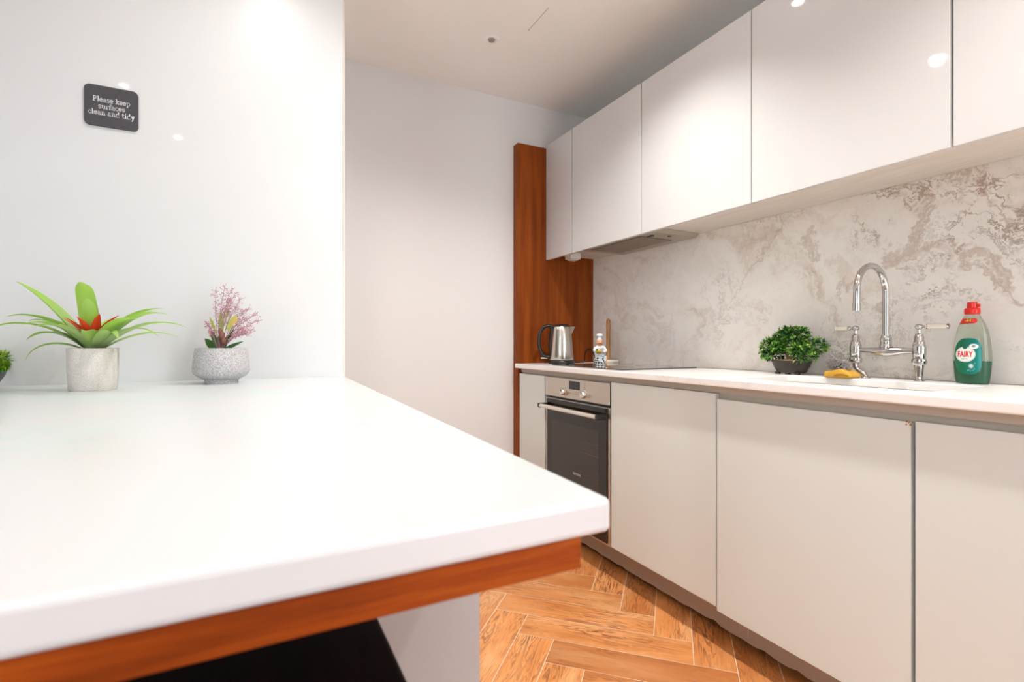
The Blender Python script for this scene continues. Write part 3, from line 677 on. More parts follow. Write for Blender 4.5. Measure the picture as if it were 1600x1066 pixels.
# ------------------------------------------------------------------ washing-up bottle
def bottle():
    c = Vector((1.886, 0.697, WT)); t = thing('washing_up_bottle', 'clear washing up liquid bottle with red cap and green label, right of the tap', 'bottle', c)
    Hp = [(0, .036, .024), (.004, .0385, .0262), (.03, .0415, .0285), (.065, .044, .030), (.09, .0435, .0295), (.115, .0415, .0285), (.14, .0385, .0265), (.16, .0345, .024), (.178, .0285, .021), (.190, .0225, .0180), (.200, .0165, .0150), (.206, .0135, .0135)]
    def dim(z):
        for (z0, a0, b0), (z1, a1, b1) in zip(Hp, Hp[1:]):
            if z <= z1:
                k = max(0, (z-z0)/(z1-z0)); return a0+(a1-a0)*k, b0+(b1-b0)*k
        return Hp[-1][1:]
    E = 2.5; Mk = Matrix.Translation(c) @ Matrix.Rotation(R(-6), 4, 'Z')
    def P(u, v_, eps=0.0):       # u: along the face, positive to the picture's right; v: height
        a, d = dim(v_); q = max(0.0, 1-abs(min(.999, abs(u/a)))**E); return Vector((-(d*q**(1/E))-eps, -u, v_))
    def rings(zs, sh=0.0):
        tb = bmesh.new(); rr = []
        for z in zs:
            a, d = dim(z); a -= sh; d -= sh; ring = []
            for k in range(48):
                th = 2*math.pi*k/48; cc, s_ = math.cos(th), math.sin(th)
                ring.append(tb.verts.new((d*math.copysign(abs(cc)**(2/E), cc), a*math.copysign(abs(s_)**(2/E), s_), z)))
            rr.append(ring)
        for p, q in zip(rr, rr[1:]):
            for k in range(48): tb.faces.new((p[k], p[(k+1) % 48], q[(k+1) % 48], q[k]))
        tb.faces.new(rr[0][::-1]); tb.faces.new(rr[-1]); return tb
    gl = bpy.data.materials.new('clear_plastic'); gl.use_nodes = True; nt = gl.node_tree; nt.nodes.remove(pr(gl))
    tr = N(gl, 'ShaderNodeBsdfTransparent'); tr.inputs[0].default_value = (0.88, 0.92, 0.86, 1); gs = N(gl, 'ShaderNodeBsdfGlossy'); gs.inputs['Roughness'].default_value = .05
    df = N(gl, 'ShaderNodeBsdfDiffuse'); df.inputs[0].default_value = (.5, .55, .46, 1); lw = N(gl, 'ShaderNodeLayerWeight'); lw.inputs[0].default_value = .35
    m1 = N(gl, 'ShaderNodeMixShader'); m1.inputs[0].default_value = .06; L(gl, tr.outputs[0], m1.inputs[1]); L(gl, df.outputs[0], m1.inputs[2])
    m2 = N(gl, 'ShaderNodeMixShader'); L(gl, mth(gl, 'MULTIPLY_ADD', lw.outputs['Fresnel'], 0.35, 0.02), m2.inputs[0]); L(gl, m1.outputs[0], m2.inputs[1]); L(gl, gs.outputs[0], m2.inputs[2]); L(gl, m2.outputs[0], nt.nodes['Material Output'].inputs[0])
    zs = [Hp[0][0]+k*.206/40 for k in range(41)]; zs[1] = .002
    b = B(); merge(b, rings(zs), Mk); obj('bottle_body', b, gl, t, smooth=True)
    b = B(); merge(b, rings([.0015, .004]+[.008+k*.0045 for k in range(14)], .0014), Mk)
    obj('liquid', b, mat('green_liquid', (0.0, 0.11, 0.05), .5, spec=.0), t, smooth=True)
    rm = mat('red_cap', (0.75, 0.018, 0.01), .3)
    b = B(); lathe(b, [(0, .204), (.0175, .204), (.0185, .207), (.0185, .219), (.0168, .222), (.0125, .223), (.0115, .238), (.0120, .240), (0, .240)], seg=32, M=Mk); box(b, -.004, .004, -.019, -.010, .224, .234, .001, M=Mk); obj('cap', b, rm, t, smooth=True)
    # labels: thin films that follow the curved face
    def film(name, poly, mt, eps, parent, n=14):
        tb = bmesh.new(); cu = sum(p[0] for p in poly)/len(poly); cv = sum(p[1] for p in poly)/len(poly); rr = []
        for k in range(1, n+1): rr.append([tb.verts.new(P(cu+(p[0]-cu)*k/n, cv+(p[1]-cv)*k/n, eps)) for p in poly])
        ce = tb.verts.new(P(cu, cv, eps)); m_ = len(poly)
        for i in range(m_): tb.faces.new((ce, rr[0][i], rr[0][(i+1) % m_]))
        for a_, b_ in zip(rr, rr[1:]):
            for i in range(m_): tb.faces.new((a_[i], b_[i], b_[(i+1) % m_], a_[(i+1) % m_]))
        b = B(); merge(b, tb, Mk); return obj(name, b, mt, parent)
    def oval(cu, cv, a, d, n=40, e=2.0): return [(cu+a*math.copysign(abs(math.cos(2*math.pi*i/n))**(2/e), math.cos(2*math.pi*i/n)), cv+d*math.copysign(abs(math.sin(2*math.pi*i/n))**(2/e), math.sin(2*math.pi*i/n))) for i in range(n)]
    lab = []
    for i in range(60):
        th = 2*math.pi*i/60; e = 2.3; cu_, sv = math.cos(th), math.sin(th)
        x = math.copysign(abs(cu_)**(2/(3.4 if cu_ > 0 else e)), cu_)*.0335; z = math.copysign(abs(sv)**(2/(3.0 if cu_ > 0 else e)), sv)*.053
        lab.append((x+.001, .081+z))
    lg = mat('label_green', (0.0, 0.20, 0.12), .3)
    v = coords(lg); sp = N(lg, 'ShaderNodeSeparateXYZ'); L(lg, v, sp.inputs[0])
    L(lg, ramp(lg, mth(lg, 'MULTIPLY_ADD', sp.outputs[1], -14, .5), [(0.35, (0.0, 0.13, 0.055)), (0.8, (0.0, 0.20, 0.18))]), pr(lg).inputs['Base Color'])
    lb = film('label', lab, lg, .0005, t)
    lw_ = mat('label_white', (.82, .82, .78), .3)
    film('oval', oval(-.0030, .0865, .0245, .0225), lw_, .0009, lb); film('badge', oval(.0170, .1100, .0105, .0075), lw_, .0012, lb)
    film('badge_mark', oval(.0170, .1105, .0045, .0035), mat('badge_grey', (.25, .3, .26), .4), .0015, lb)
    film('oval_rim', [(u, v_) for u, v_ in oval(-.0030, .0865, .0230, .0210)], mat('rim_green', (.25, .42, .34), .3), .0011, lb)
    film('oval_face', [(u, v_) for u, v_ in oval(-.0030, .0865, .0223, .0203)], lw_, .0013, lb)
    drop = [(-.0030+.0058*math.sin(2*math.pi*i/20), .1080-.0062*math.cos(2*math.pi*i/20)+(.004 if i == 10 else 0)) for i in range(20)]
    film('drop', drop, lg, .0016, lb)
    b = B()
    for i in range(6):
        a = math.pi*i/6; cu_, cv_ = .0115, .053
        for s in (-1, 1):
            p0 = P(cu_, cv_, .001); p1 = P(cu_+s*.0075*math.cos(a), cv_+s*.0085*math.sin(a), .001); sweep(b, [p0, (p0+p1)/2, p1], [.0011, .0008, .0002], 6)
    for q in ((.006, .042), (.016, .041), (.019, .045), (.010, .039), (.020, .061), (.003, .040)): blob(b, P(*q, .0008), .0011, 1)
    bmesh.ops.transform(b, matrix=Mk, verts=b.verts); obj('sparkle', b, mat('sparkle_white', (.55, .72, .72), .4), lb)
    def word(s, size, cu_, cv_, sx, mt, eps, nm, bold, parent):
        m = text_mesh(s, size, 0, bold); b = B(); b.from_mesh(m)
        for v_ in b.verts: v_.co = P(cu_+v_.co.x*sx, cv_+v_.co.y, eps)
        bmesh.ops.transform(b, matrix=Mk, verts=b.verts); return obj(nm, b, mt, parent)
    word('FAIRY', .0225, -.0030, .0865, .64, mat('letter_red', (.72, .02, .03), .35), .0019, 'lettering', .0007, lb)
    word('ORIGINAL', .0042, -.004, .0735, .9, mat('letter_green', (.02, .25, .10), .4), .0019, 'small_lettering', 0, lb)
    band = [(-.0260, .1755), (.015, .1770), (.0190, .1800), (.0195, .1860), (.016, .1915), (-.0180, .1925)]
    bd = film('neck_label', band, mat('band_red', (.80, .02, .01), .3), .0005, t, 8)
    word('-44', .0135, -.001, .1855, .9, mat('band_yellow', (.95, .62, .05), .35), .0010, 'band_lettering', .0002, bd)
bottle()

# ------------------------------------------------------------------ sponge and scourer
def sponge():
    p = at(1321, 583, X=1.815); c = Vector((1.822, p.y+.016, WT))
    ym = mat('sponge_yellow', (0.66, 0.36, 0.035), .6); v = coords(ym); bump(ym, noi(ym, v, 500, 3).outputs[0], .4, .001)
    out = [(-.043, .0), (-.041, -.0), (-.02, 0), (.02, 0), (.042, .0005), (.047, .006), (.044, .013), (.030, .021), (.016, .0295), (.008, .030), (-.022, .023), (-.041, .020), (-.045, .012)]
    t = thing('sponge', 'yellow washing up sponge with a moulded side groove, lying by the tap leg', 'sponge', c)
    b = B(); tb = bmesh.new()
    prism(tb, [(-a, z) for a, z in out], -.030, .030, 'x', bev=.003)
    merge(b, tb, Matrix.Translation(c+Vector((0, 0, .0008)))); o = obj('foam', b, ym, t, smooth=50)
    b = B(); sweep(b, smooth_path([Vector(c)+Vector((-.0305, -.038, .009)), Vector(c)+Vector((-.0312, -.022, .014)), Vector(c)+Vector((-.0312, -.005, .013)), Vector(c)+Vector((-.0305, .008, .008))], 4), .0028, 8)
    obj('groove', b, mat('sponge_shadow_yellow', (0.50, 0.24, 0.02), .8), t, smooth=True)  # shade of the groove painted as a bead of darker yellow
    # steel wool pad: tangle of thin wire
    cw = c+Vector((0, .012, .042)); rnd = random.Random(3)
    b = B()
    for k in range(380):
        q = Vector((rnd.gauss(0, 1), rnd.gauss(0, 1), rnd.gauss(.2, 1))).normalized(); r = rnd.uniform(.80, 1.08)
        q = Vector((q.x*.025, q.y*.038, q.z*.019))*r; q = Matrix.Rotation(R(14), 3, 'X') @ q
        a1, a2 = rnd.uniform(0, 6.28), rnd.uniform(0, 3.14); rr = rnd.uniform(.0025, .0050)
        Rm = Matrix.Rotation(a1, 3, 'Z') @ Matrix.Rotation(a2, 3, 'X')
        pts = [cw+q+Rm @ Vector((rr*math.cos(i*.9), rr*math.sin(i*.9), i*.0006)) for i in range(8)]
        sweep(b, pts, .0009, 4)
    t2 = thing('scourer', 'grey steel wool scourer resting on top of the yellow sponge', 'scourer', cw)
    obj('wire', b, mat('wire_wool', (.36, .33, .32), .45, .3), t2, smooth=True)
    b = B(); blob(b, cw, 1, 2, (.0195, .032, .0140), Matrix.Translation(cw) @ Matrix.Rotation(R(14), 4, 'X') @ Matrix.Translation(-cw)); obj('core', b, mat('wool_core', (.045, .04, .038), .9), t2)
sponge()

# ------------------------------------------------------------------ plants
def add_leaf(bm, lay, p, d, nrm, ln, wd, tone, bend=0.0, n=3):
    d = d.normalized(); s = d.cross(nrm)
    s = s.normalized() if s.length > 1e-4 else d.orthogonal().normalized(); nn = s.cross(d)
    L_, R_ = [], []
    for i in range(n+1):
        k = i/n; w_ = wd*math.sin(math.pi*min(1, (k*.86+.10)))*.5; q = p+d*ln*k-nn*bend*ln*k*k
        L_.append(bm.verts.new(q+s*w_)); R_.append(bm.verts.new(q-s*w_))
    for i in range(n):
        f = bm.faces.new((L_[i], R_[i], R_[i+1], L_[i+1])); f.smooth = True
        for lp in f.loops: lp[lay] = tone
def bonsai():
    c = Vector((1.848, 1.232, WT)); t = thing('bonsai', 'artificial bonsai with curly green foliage in a dark brown tray pot, left of the sponge', 'plant', c)
    pm = mat('brown_pot', (0.030, 0.019, 0.014), .45)
    b = B(); lathe(b, [(0, .006), (.050, .006), (.056, .010), (.068, .030), (.075, .046), (.078, .050), (.078, .053), (.074, .053), (.070, .047), (0, .045)], c, 40, sx=.62, sy=1.0)
    pot = obj('pot', b, pm, t, smooth=50)
    for a in (-.040, 0, .040):
        b = B(); box(b, c.x-.030, c.x-.014, c.y+a-.008, c.y+a+.008, WT+.0002, WT+.010, .002); obj('foot', b, pm, pot)
    b = B(); rnd = random.Random(5)
    for k in range(140): blob(b, c+Vector((rnd.uniform(-.036, .036), rnd.uniform(-.058, .058), .050+rnd.uniform(0, .006))), rnd.uniform(.003, .005), 1)
    obj('gravel', b, mat('gravel_tan', (0.42, 0.28, 0.16), .8), t)
    b = B()
    sweep(b, smooth_path([c+Vector((0, 0, .045)), c+Vector((0, .012, .075)), c+Vector((0, -.008, .105)), c+Vector((0, .004, .14))], 5), [.010-.0003*i for i in range(16)], 10)
    sweep(b, [c+Vector((0, .008, .07)), c+Vector((0, .05, .095))], [.006, .003], 8); sweep(b, [c+Vector((0, -.002, .08)), c+Vector((0, -.06, .10))], [.006, .003], 8)
    obj('trunk', b, mat('bark', (0.20, 0.13, 0.08), .8), t, smooth=True)
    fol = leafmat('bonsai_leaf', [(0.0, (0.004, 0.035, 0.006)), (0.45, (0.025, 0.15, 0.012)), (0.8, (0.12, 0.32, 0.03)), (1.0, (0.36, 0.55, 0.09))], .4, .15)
    b = B(); lay = b.loops.layers.float.new('tone')
    clumps = [((-.005, .014, .152), (.034, .034, .027)), ((0, .040, .138), (.030, .024, .018)), ((0, -.034, .150), (.034, .032, .028)), ((0, -.006, .142), (.030, .030, .020)), ((0, .090, .104), (.030, .030, .030)), ((-.012, .066, .080), (.036, .044, .028)),
              ((-.020, .038, .104), (.028, .026, .018)), ((0, -.094, .106), (.032, .036, .030)), ((-.022, -.062, .080), (.036, .044, .030)), ((-.012, -.030, .100), (.028, .024, .018))]
    for cc, rr in clumps:
        for k in range(330):
            q = Vector((rnd.gauss(0, 1), rnd.gauss(0, 1), rnd.gauss(0, 1))).normalized(); sc_ = rnd.uniform(.62, 1.12)
            p = c+Vector(cc)+Vector((q.x*rr[0], q.y*rr[1], q.z*rr[2]))*sc_
            if p.x > 1.934 or p.z < WT+.052: continue
            j = Vector((rnd.uniform(-1, 1), rnd.uniform(-1, 1), rnd.uniform(-1, 1)))
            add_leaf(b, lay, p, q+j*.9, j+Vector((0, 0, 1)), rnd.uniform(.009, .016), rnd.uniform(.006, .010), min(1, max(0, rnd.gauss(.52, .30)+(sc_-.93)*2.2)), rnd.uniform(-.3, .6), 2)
    obj('foliage', b, fol, t)
bonsai()

def strap(bm, lay, p0, az, up, ln, wd, droop, tone0, tone1, n=14, tipw=0.0, fold=0.25):
    """one long arching leaf with a channelled section"""
    h = Vector((math.cos(az), math.sin(az), 0)); side = Vector((-h.y, h.x, 0)); p = Vector(p0); ang = up; rows = []
    for i in range(n+1):
        k = i/n; d = h*math.cos(ang)+Vector((0, 0, math.sin(ang))); nn = -h*math.sin(ang)+Vector((0, 0, math.cos(ang)))
        w_ = wd*(min(1, .62+k*1.5) if k < .3 else 1)*(1-max(0, (k-.45)/.55)**1.7*(1-tipw))*(1 if k < .85 or tipw < .2 else math.sqrt(max(.02, 1-((k-.85)/.15)**2)))*.5+.0004
        rows.append(([bm.verts.new(p-side*w_+nn*w_*fold*1.6), bm.verts.new(p-side*w_*.5+nn*w_*fold*.35), bm.verts.new(p), bm.verts.new(p+side*w_*.5+nn*w_*fold*.35), bm.verts.new(p+side*w_+nn*w_*fold*1.6)], tone0+(tone1-tone0)*k))
        p = p+d*ln/n; ang -= droop/n*(0.3+1.4*k)
    for (a, ta), (b_, tb) in zip(rows, rows[1:]):
        for j in range(4):
            f = bm.faces.new((a[j], a[j+1], b_[j+1], b_[j])); f.smooth = True
            for lp, tt in zip(f.loops, (ta, ta, tb, tb)): lp[lay] = tt
def bromeliad():
    c = Vector((-.345, 1.593, .9235)); t = thing('bromeliad', 'bromeliad with long arching green leaves and red centre in a white textured pot', 'plant', c)
    pm = mat('white_textured_pot', (0.74, 0.70, 0.66), .6); v = coords(pm); vo = N(pm, 'ShaderNodeTexVoronoi', feature='DISTANCE_TO_EDGE'); L(pm, v, vo.inputs['Vector']); vo.inputs['Scale'].default_value = 330
    bump(pm, ramp(pm, vo.outputs['Distance'], [(0, (0, 0, 0)), (.25, (1, 1, 1))]), .6, .0015)
    L(pm, ramp(pm, vo.outputs['Distance'], [(0, (0.70, 0.65, 0.59)), (.3, (0.88, 0.86, 0.83))]), pr(pm).inputs['Base Color'])
    b = B(); lathe(b, [(0, 0), (.046, 0), (.0485, .004), (.0505, .050), (.0515, .100), (.0515, .103), (.048, .104), (.047, .090), (0, .088)], c, 48); obj('pot', b, pm, t, smooth=50)
    b = B(); rnd = random.Random(9)
    lathe(b, [(0, .0885), (.0465, .0885), (.044, .094), (0, .096)], c, 24); obj('soil', b, mat('soil', (0.08, 0.05, 0.03), .9), t)
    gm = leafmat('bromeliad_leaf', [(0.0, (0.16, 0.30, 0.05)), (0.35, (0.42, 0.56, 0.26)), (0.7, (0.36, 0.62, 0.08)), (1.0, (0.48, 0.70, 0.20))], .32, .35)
    b = B(); lay = b.loops.layers.float.new('tone'); top = c+Vector((0, 0, .094))
    right = Vector((math.cos(YAW), -math.sin(YAW))); A0 = -YAW       # azimuth of the picture's right
    # (azimuth from picture-right, elevation, length, width, droop)
    # azimuth from picture-right, elevation, length, width, droop, width kept at the tip, bend starts late
    spec = [(272, 82, .172, .050, 8, .8), (296, 76, .135, .034, 8, .6), (196, 58, .225, .050, 26, .12), (176, 46, .235, .038, 62, 0), (190, 50, .21, .030, 74, 0), (186, 42, .20, .028, 92, 0), (205, 44, .235, .022, 105, 0), (222, 30, .135, .022, 125, 0),
            (240, 62, .125, .040, 90, .1), (160, 48, .23, .020, 70, 0), (350, 46, .235, .036, 68, 0), (358, 52, .21, .028, 60, 0), (5, 40, .235, .024, 74, 0), (338, 48, .185, .034, 66, 0), (325, 40, .175, .026, 88, 0), (-14, 38, .21, .018, 82, 0),
            (20, 34, .19, .018, 70, 0), (40, 60, .16, .022, 50, 0), (75, 62, .15, .024, 50, 0), (110, 60, .16, .022, 50, 0), (140, 48, .19, .02, 70, 0), (-60, 62, .10, .034, 90, .1), (230, 58, .15, .030, 92, 0)]
    for az, el, ln, wd, dr, tw in spec:
        a = A0+R(az); base = top+Vector((math.cos(a), math.sin(a), 0))*.010
        if math.sin(a) > .3: ln *= .8
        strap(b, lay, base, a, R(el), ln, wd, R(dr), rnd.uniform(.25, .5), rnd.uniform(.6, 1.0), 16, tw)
    for v_ in b.verts:
        if v_.co.y > PY-.004: v_.co.y = PY-.004
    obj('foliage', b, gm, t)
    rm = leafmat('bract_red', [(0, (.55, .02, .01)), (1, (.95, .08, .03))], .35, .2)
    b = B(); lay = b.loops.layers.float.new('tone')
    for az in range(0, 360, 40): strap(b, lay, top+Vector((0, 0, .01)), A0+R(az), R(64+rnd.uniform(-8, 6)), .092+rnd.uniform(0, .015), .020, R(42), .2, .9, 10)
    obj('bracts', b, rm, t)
    b = B()
    for az in (20, 110, 200, 290): strap_pts = top; sweep(b, [top, top+Vector((math.cos(R(az))*.006, math.sin(R(az))*.006, .09))], [.006, .002], 8)
    obj('flower_core', b, mat('flower_core', (.80, .62, .50), .5), t)
bromeliad()

def pink_plant():
    c = Vector((-.073, 1.690, .9235)); t = thing('flower_arrangement', 'artificial pink blossom spray with green leaves in a speckled grey bowl pot', 'plant', c)
    pm = mat('speckled_grey_pot', (0.4, 0.4, 0.4), .5); v = coords(pm)
    L(pm, ramp(pm, noi(pm, v, 420, 3, .7).outputs[0], [(.38, (.27, .26, .26)), (.5, (.46, .45, .46)), (.62, (.66, .65, .66))]), pr(pm).inputs['Base Color'])
    b = B(); lathe(b, [(0, 0), (.043, 0), (.043, .010), (.046, .012), (.060, .019), (.070, .028), (.0735, .037), (.0725, .060), (.0675, .098), (.0665, .102), (.063, .102), (.064, .088), (0, .086)], c, 48); obj('pot', b, pm, t, smooth=50)
    b = B(); lathe(b, [(0, .0865), (.0635, .0865), (.060, .090), (0, .092)], c, 24); obj('filling', b, mat('pot_filling', (.22, .2, .17), .9), t)
    rnd = random.Random(21); top = c+Vector((-.004, 0, .092)); rt = Vector((math.cos(YAW), -math.sin(YAW), 0)); dp = Vector((math.sin(YAW), math.cos(YAW), 0))
    gm = leafmat('dark_leaf', [(0, (.02, .09, .015)), (.5, (.07, .20, .04)), (.8, (.42, .58, .12)), (1, (.75, .50, .14))], .4, .15)
    b = B(); lay = b.loops.layers.float.new('tone')
    for (r_, z_, ln, wd, tn, bd) in ((-.85, .75, .058, .022, .25, .2), (-.35, 1, .060, .016, .4, 0), (.05, 1, .050, .034, .45, 0), (.35, .9, .044, .022, .3, 0), (.85, .55, .060, .012, .25, .3), (-.6, 1.2, .07, .008, .6, .1), (.5, 1, .075, .010, .35, .1)):
        add_leaf(b, lay, top+rt*r_*.006, rt*r_+Vector((0, 0, z_)), -dp+Vector((0, 0, .3)), ln, wd, tn, bd, 6)
    for (x_, z_, dx, ln, wd, tn) in ((.028, .060, .45, .050, .018, .86), (.012, .060, -.1, .055, .014, .8), (.038, .075, .7, .030, .014, .97), (-.005, .055, -.5, .050, .010, .85), (.022, .09, .3, .035, .006, .78)):
        add_leaf(b, lay, top+rt*x_+Vector((0, 0, z_))-dp*.01, rt*dx+Vector((0, 0, 1)), -dp, ln, wd, tn, .1, 5)
    obj('foliage', b, gm, t)
    b = B()
    for (x_, z_, r_) in ((.012, .046, .011), (.018, .030, .010), (.008, .058, .008)): blob(b, top+rt*x_+Vector((0, 0, z_))-dp*.012, r_*.72, 2, (1, 1, 1.6))
    obj('seed_heads', b, mat('seed_brown', (.22, .09, .06), .7), t, smooth=True)
    st = B(); bl = B()
    tips = [(.000, .172), (.022, .180), (.030, .185), (.050, .165), (.062, .150), (.074, .125), (.088, .108), (.098, .090), (.108, .062), (.100, .054), (.085, .050), (.012, .140), (-.006, .110), (-.020, .080), (.040, .13), (-.012, .060), (.065, .062), (.055, .12), (.09, .075), (.075, .095), (.045, .150)]
    for x_, z_ in tips:
        dd = rnd.uniform(-.03, .03); tip = top+rt*x_+Vector((0, 0, z_))+dp*dd
        mid = top+(tip-top)*.55+Vector((0, 0, .012))-rt*.006
        path = smooth_path([top+dp*dd*.2, mid, tip], 8); sweep(st, path, [.0011-.00004*i for i in range(len(path))], 5)
        for i, p in enumerate(path[7:]):
            for k in range(4):
                q = Vector((rnd.uniform(-1, 1), rnd.uniform(-1, 1), rnd.uniform(-.4, 1))).normalized()*rnd.uniform(.004, .016); e_ = p+q
                sweep(st, [p, e_], [.0004, .0003], 4); blob(bl, e_, rnd.uniform(.0012, .0020), 1)
    obj('stem', st, mat('stem_mauve', (.42, .20, .22), .6), t); obj('blossom', bl, leaf_pink, t)
leaf_pink = mat('blossom_pink', (.55, .24, .32), .5)
v = coords(leaf_pink); L(leaf_pink, ramp(leaf_pink, noi(leaf_pink, v, 260, 1).outputs[0], [(.35, (.30, .10, .15)), (.5, (.62, .28, .38)), (.65, (.78, .48, .56))]), pr(leaf_pink).inputs['Base Color'])
pink_plant()

def tuft_plant():
    c = Vector((-.597, 1.738, .9235)); t = thing('tufted_plant', 'spiky bright green artificial plant in a dark grey tapered pot at the left edge', 'plant', c)
    b = B(); lathe(b, [(0, 0), (.026, 0), (.028, .006), (.030, .012), (.042, .034), (.047, .052), (.048, .066), (.045, .067), (.043, .058), (0, .056)], c, 36); obj('pot', b, mat('dark_grey_pot', (.085, .085, .088), .4), t, smooth=50)
    gm = leafmat('tuft_leaf', [(0, (.01, .08, .005)), (.4, (.08, .28, .01)), (.75, (.32, .55, .03)), (1, (.62, .74, .12))], .45, .25)
    rnd = random.Random(4); b = B(); lay = b.loops.layers.float.new('tone'); rt = Vector((math.cos(YAW), -math.sin(YAW), 0)); dp = Vector((math.sin(YAW), math.cos(YAW), 0))
    for (x_, y_, z_, r) in ((0, 0, .100, .040), (.030, -.012, .088, .030), (.052, -.014, .070, .026), (-.04, 0, .085, .034), (.012, -.034, .074, .026), (-.02, .03, .08, .03), (.03, .022, .075, .026), (-.06, -.01, .068, .028), (.066, -.012, .060, .016)):
        cc = c+rt*x_+dp*y_+Vector((0, 0, z_))
        for k in range(420):
            q = Vector((rnd.gauss(0, 1), rnd.gauss(0, 1), rnd.gauss(.15, 1))).normalized()
            q = (q+rt*.5*(1 if x_ > 0 else -1 if x_ < 0 else 0)).normalized(); s0 = rnd.uniform(.2, .6)*r
            add_leaf(b, lay, cc+q*s0, q+Vector((rnd.uniform(-.3, .3), rnd.uniform(-.3, .3), rnd.uniform(-.4, .1))), Vector((0, 0, 1)), rnd.uniform(.45, .7)*r, .0022, min(1, max(0, rnd.gauss(.55, .25)+q.z*.25)), rnd.uniform(-.1, .5), 2)
    for v_ in b.verts:
        if v_.co.y > PY-.003: v_.co.y = PY-.003
        if v_.co.z < .9245: v_.co.z = .9245
    obj('foliage', b, gm, t)
tuft_plant()

# ------------------------------------------------------------------ island
def island():
    ZT, ZM, ZB = .9235, .8978, .8745
    b = B(); prism(b, [(-1.3, .303), (.2415, .303), (.2935, PY-.001), (-1.3, PY-.001)], ZM, ZT, 'z')
    tag(obj('island_worktop', b, marble_isl, bevel=.0045), 'thick white marble island worktop in the foreground carrying the potted plants', 'worktop')
    b = B(); box(b, -1.28, .216, .3065, PY-.02, ZB, ZM-.0003, .0008)
    tag(obj('support_board', b, wood_h), 'reddish cherry wood board directly under the marble island worktop', 'board')
    t = thing('island_cabinet', 'white island cabinet body standing under the far part of the marble island', 'cabinet', (-.4, 1.2, 0))
    xe = .235; yf = at(750, 1000, X=xe).y
    b = B(); box(b, -1.25, xe-.002, yf+.019, PY-.02, 0.0, ZB-.001); obj('carcass', b, gloss_base, t)
    b = B(); box(b, -1.25, xe, yf, yf+.018, 0.002, ZB-.012, .0012); obj('back_panel', b, mat('grey_white_panel', (0.42, 0.41, 0.405), .25, coat=.4), t)
island()

def stool():
    zs = .782; x1, x0, y0, y1 = .108, -.215, .175, .522
    t = thing('bar_stool', 'very dark brown wooden bar stool pushed in under the island overhang', 'stool', ((x0+x1)/2, (y0+y1)/2, 0))
    b = B(); box(b, x0, x1, y0, y1, zs-.035, zs, .006, 3); obj('seat', b, dark_wood, t, smooth=True)
    cx, cy = (x0+x1)/2, (y0+y1)/2
    for sx in (-1, 1):
        for sy in (-1, 1):
            tx, ty = cx+sx*.135, cy+sy*.140
            b = B(); prism(b, [(-.016, -.016), (.016, -.016), (.016, .016), (-.016, .016)], 0, zs-.035, 'z')
            for v_ in b.verts:
                k = 1-v_.co.z/(zs-.035); v_.co.x += tx+sx*.02*k; v_.co.y += ty+sy*.015*k
            obj('leg', b, dark_wood, t)
    for sy in (-1, 1):
        b = B(); box(b, cx-.13, cx+.13, cy+sy*.146-.010, cy+sy*.146+.010, .24, .265, .003); obj('footrest', b, dark_wood, t)
    for sx in (-1, 1):
        b = B(); box(b, cx+sx*.142-.010, cx+sx*.142+.010, cy-.13, cy+.13, .31, .335, .003); obj('stretcher', b, dark_wood, t)
stool()

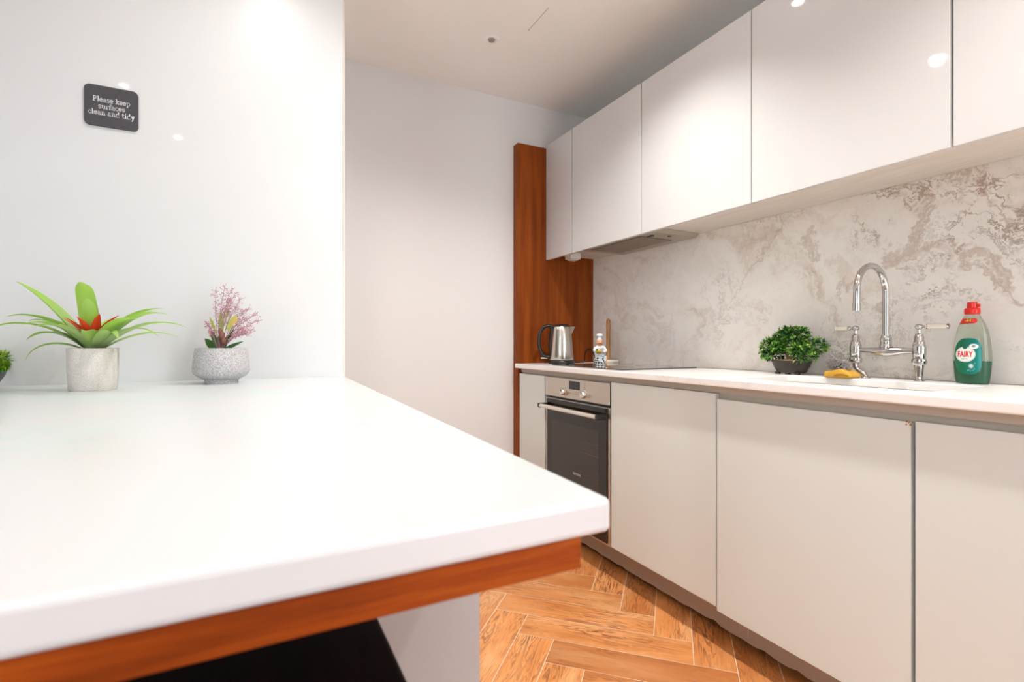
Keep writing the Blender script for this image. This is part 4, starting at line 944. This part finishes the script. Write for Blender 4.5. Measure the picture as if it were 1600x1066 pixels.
# ------------------------------------------------------------------ sign with slab-serif lettering
def slab_text(bm, s, cx, cy, xh, put, sx=.86):
    """letters as strokes; units: x-height = 1"""
    T, S = .25, .17
    def arc(cx_, cy_, rx, ry, a0, a1, n=12): return [(cx_+rx*math.cos(R(a0+(a1-a0)*i/n)), cy_+ry*math.sin(R(a0+(a1-a0)*i/n))) for i in range(n+1)]
    def H(x0, x1, y): return [(x0, y), (x1, y)]
    st = lambda x, y0=0, y1=1: [(x, y0), (x, y1)]
    bl = arc(.45, .5, .35, .43, 0, 360, 20)
    G = {
        'P': (1.15, [st(.3, 0, 1.45), arc(.55, 1.07, .35, .38, 90, -90), H(.3, .55, 1.45), H(.3, .55, .69)], [(.08, .58, .07), (.08, .35, 1.43)]),
        'l': (.62, [st(.3, 0, 1.5)], [(.06, .56, .07), (.08, .3, 1.45)]),
        'e': (.92, [H(.1, .80, .52), arc(.45, .5, .36, .43, 5, 320, 18)], []),
        'a': (.98, [st(.66, .1, .62), arc(.41, .62, .25, .31, 0, 150, 8), arc(.40, .28, .28, .22, 60, 330, 12), H(.5, .68, .5)], [(.62, .92, .07)]),
        's': (.82, [arc(.40, .70, .26, .23, 20, 250, 10), arc(.40, .27, .28, .22, 80, -160, 10)], [(.62, .70, .82), (.10, .18, .15)]),
        'k': (1.10, [st(.3, 0, 1.5), [(.3, .42), (.80, .92)], [(.48, .55), (.88, .08)]], [(.06, .52, .07), (.08, .3, 1.45), (.62, 1.0, .93), (.68, 1.08, .07)]),
        'p': (1.08, [st(.3, -.45, .95), arc(.58, .5, .32, .42, -180, 180, 18)], [(.06, .56, -.42), (.06, .3, .93)]),
        'u': (1.12, [st(.28, .3, .95), arc(.52, .33, .25, .27, 180, 330, 8), st(.80, .05, .95)], [(.06, .3, .93), (.58, .8, .93), (.78, 1.04, .07)]),
        'r': (.82, [st(.3, 0, .95), arc(.58, .60, .26, .31, 170, 50, 8)], [(.06, .56, .07), (.06, .3, .93), (.68, .78, .80)]),
        'f': (.72, [st(.3, 0, 1.15), arc(.55, 1.15, .25, .30, 180, 50, 8)], [(.06, .56, .07), (.06, .62, .93), (.64, .76, 1.33)]),
        'c': (.88, [arc(.46, .5, .35, .43, 45, 320, 18)], [(.68, .78, .76)]),
        'n': (1.14, [st(.3, 0, .95), arc(.55, .60, .26, .32, 170, 0, 8), st(.82, 0, .62)], [(.06, .50, .07), (.06, .3, .93), (.62, 1.06, .07)]),
        'd': (1.10, [st(.78, 0, 1.5), arc(.46, .5, .33, .42, 0, 360, 18)], [(.78, 1.02, .07), (.56, .78, 1.45)]),
        't': (.72, [st(.3, .25, 1.28), arc(.50, .27, .21, .22, 180, 330, 8)], [(.06, .62, .93)]),
        'i': (.62, [st(.3, 0, .95)], [(.06, .56, .07), (.06, .3, .93)]),
        'y': (1.04, [[(.24, .93), (.52, .08)], [(.82, .93), (.46, -.28), (.30, -.42)]], [(.04, .46, .93), (.60, 1.02, .93), (.12, .3, -.38)]),
        ' ': (.55, [], [])}
    tot = sum(G[ch][0] for ch in s)*xh*sx; x = cx-tot/2
    def quad(p, q, w_):
        d = Vector((q[0]-p[0], q[1]-p[1])); n_ = Vector((-d.y, d.x)).normalized()*w_/2; e_ = d.normalized()*w_*.12
        pts = [(p[0]-e_.x+n_.x, p[1]-e_.y+n_.y), (q[0]+e_.x+n_.x, q[1]+e_.y+n_.y), (q[0]+e_.x-n_.x, q[1]+e_.y-n_.y), (p[0]-e_.x-n_.x, p[1]-e_.y-n_.y)]
        bm.faces.new([bm.verts.new(put(x+a*xh*sx, cy+(b_-.5)*xh)) for a, b_ in pts])
    for ch in s:
        adv, strokes, serifs = G[ch]
        for sk in strokes:
            for p, q in zip(sk, sk[1:]): quad(p, q, T)
        for a, b_, y in serifs: quad((a, y), (b_, y), S)
        if ch == 'i': quad((.3, 1.22), (.3, 1.42), .24)
        x += adv*xh*sx
def sign():
    y = PY-.0055; a, b_ = at(131, 165, Y=y), at(216, 172, Y=y); zc = (at(173, 136.5, Y=y).z+at(173, 199.5, Y=y).z)/2
    x0, x1 = a.x, b_.x; cx = (x0+x1)/2; h = (at(173, 136.5, Y=y).z-at(173, 199.5, Y=y).z); w_ = x1-x0
    t = thing('wall_sign', 'dark grey rounded sign with white lettering on the glossy wall above the plants', 'sign', (cx, PY, zc))
    b = B(); prism(b, [(cx+u, zc+v_) for u, v_ in rrect(w_, h, .014, 8)], PY-.006, PY-.0005, 'y', bev=.0006)
    m = mat('slate_grey', (.055, .053, .060), .45); obj('plaque', b, m, t)
    b = B(); sf = w_/85
    for s, py, dx in (('Please keep', 159, 0.9), ('surfaces', 169.5, 1.0), ('clean and tidy', 179.5, 1.0)):
        p = at(174.5, py, Y=PY-.0065)
        slab_text(b, s, p.x, p.z, .0102, lambda u, v_: (u, PY-.0064, v_))
    obj('lettering', b, mat('sign_white', (.82, .82, .84), .5), t)
sign()
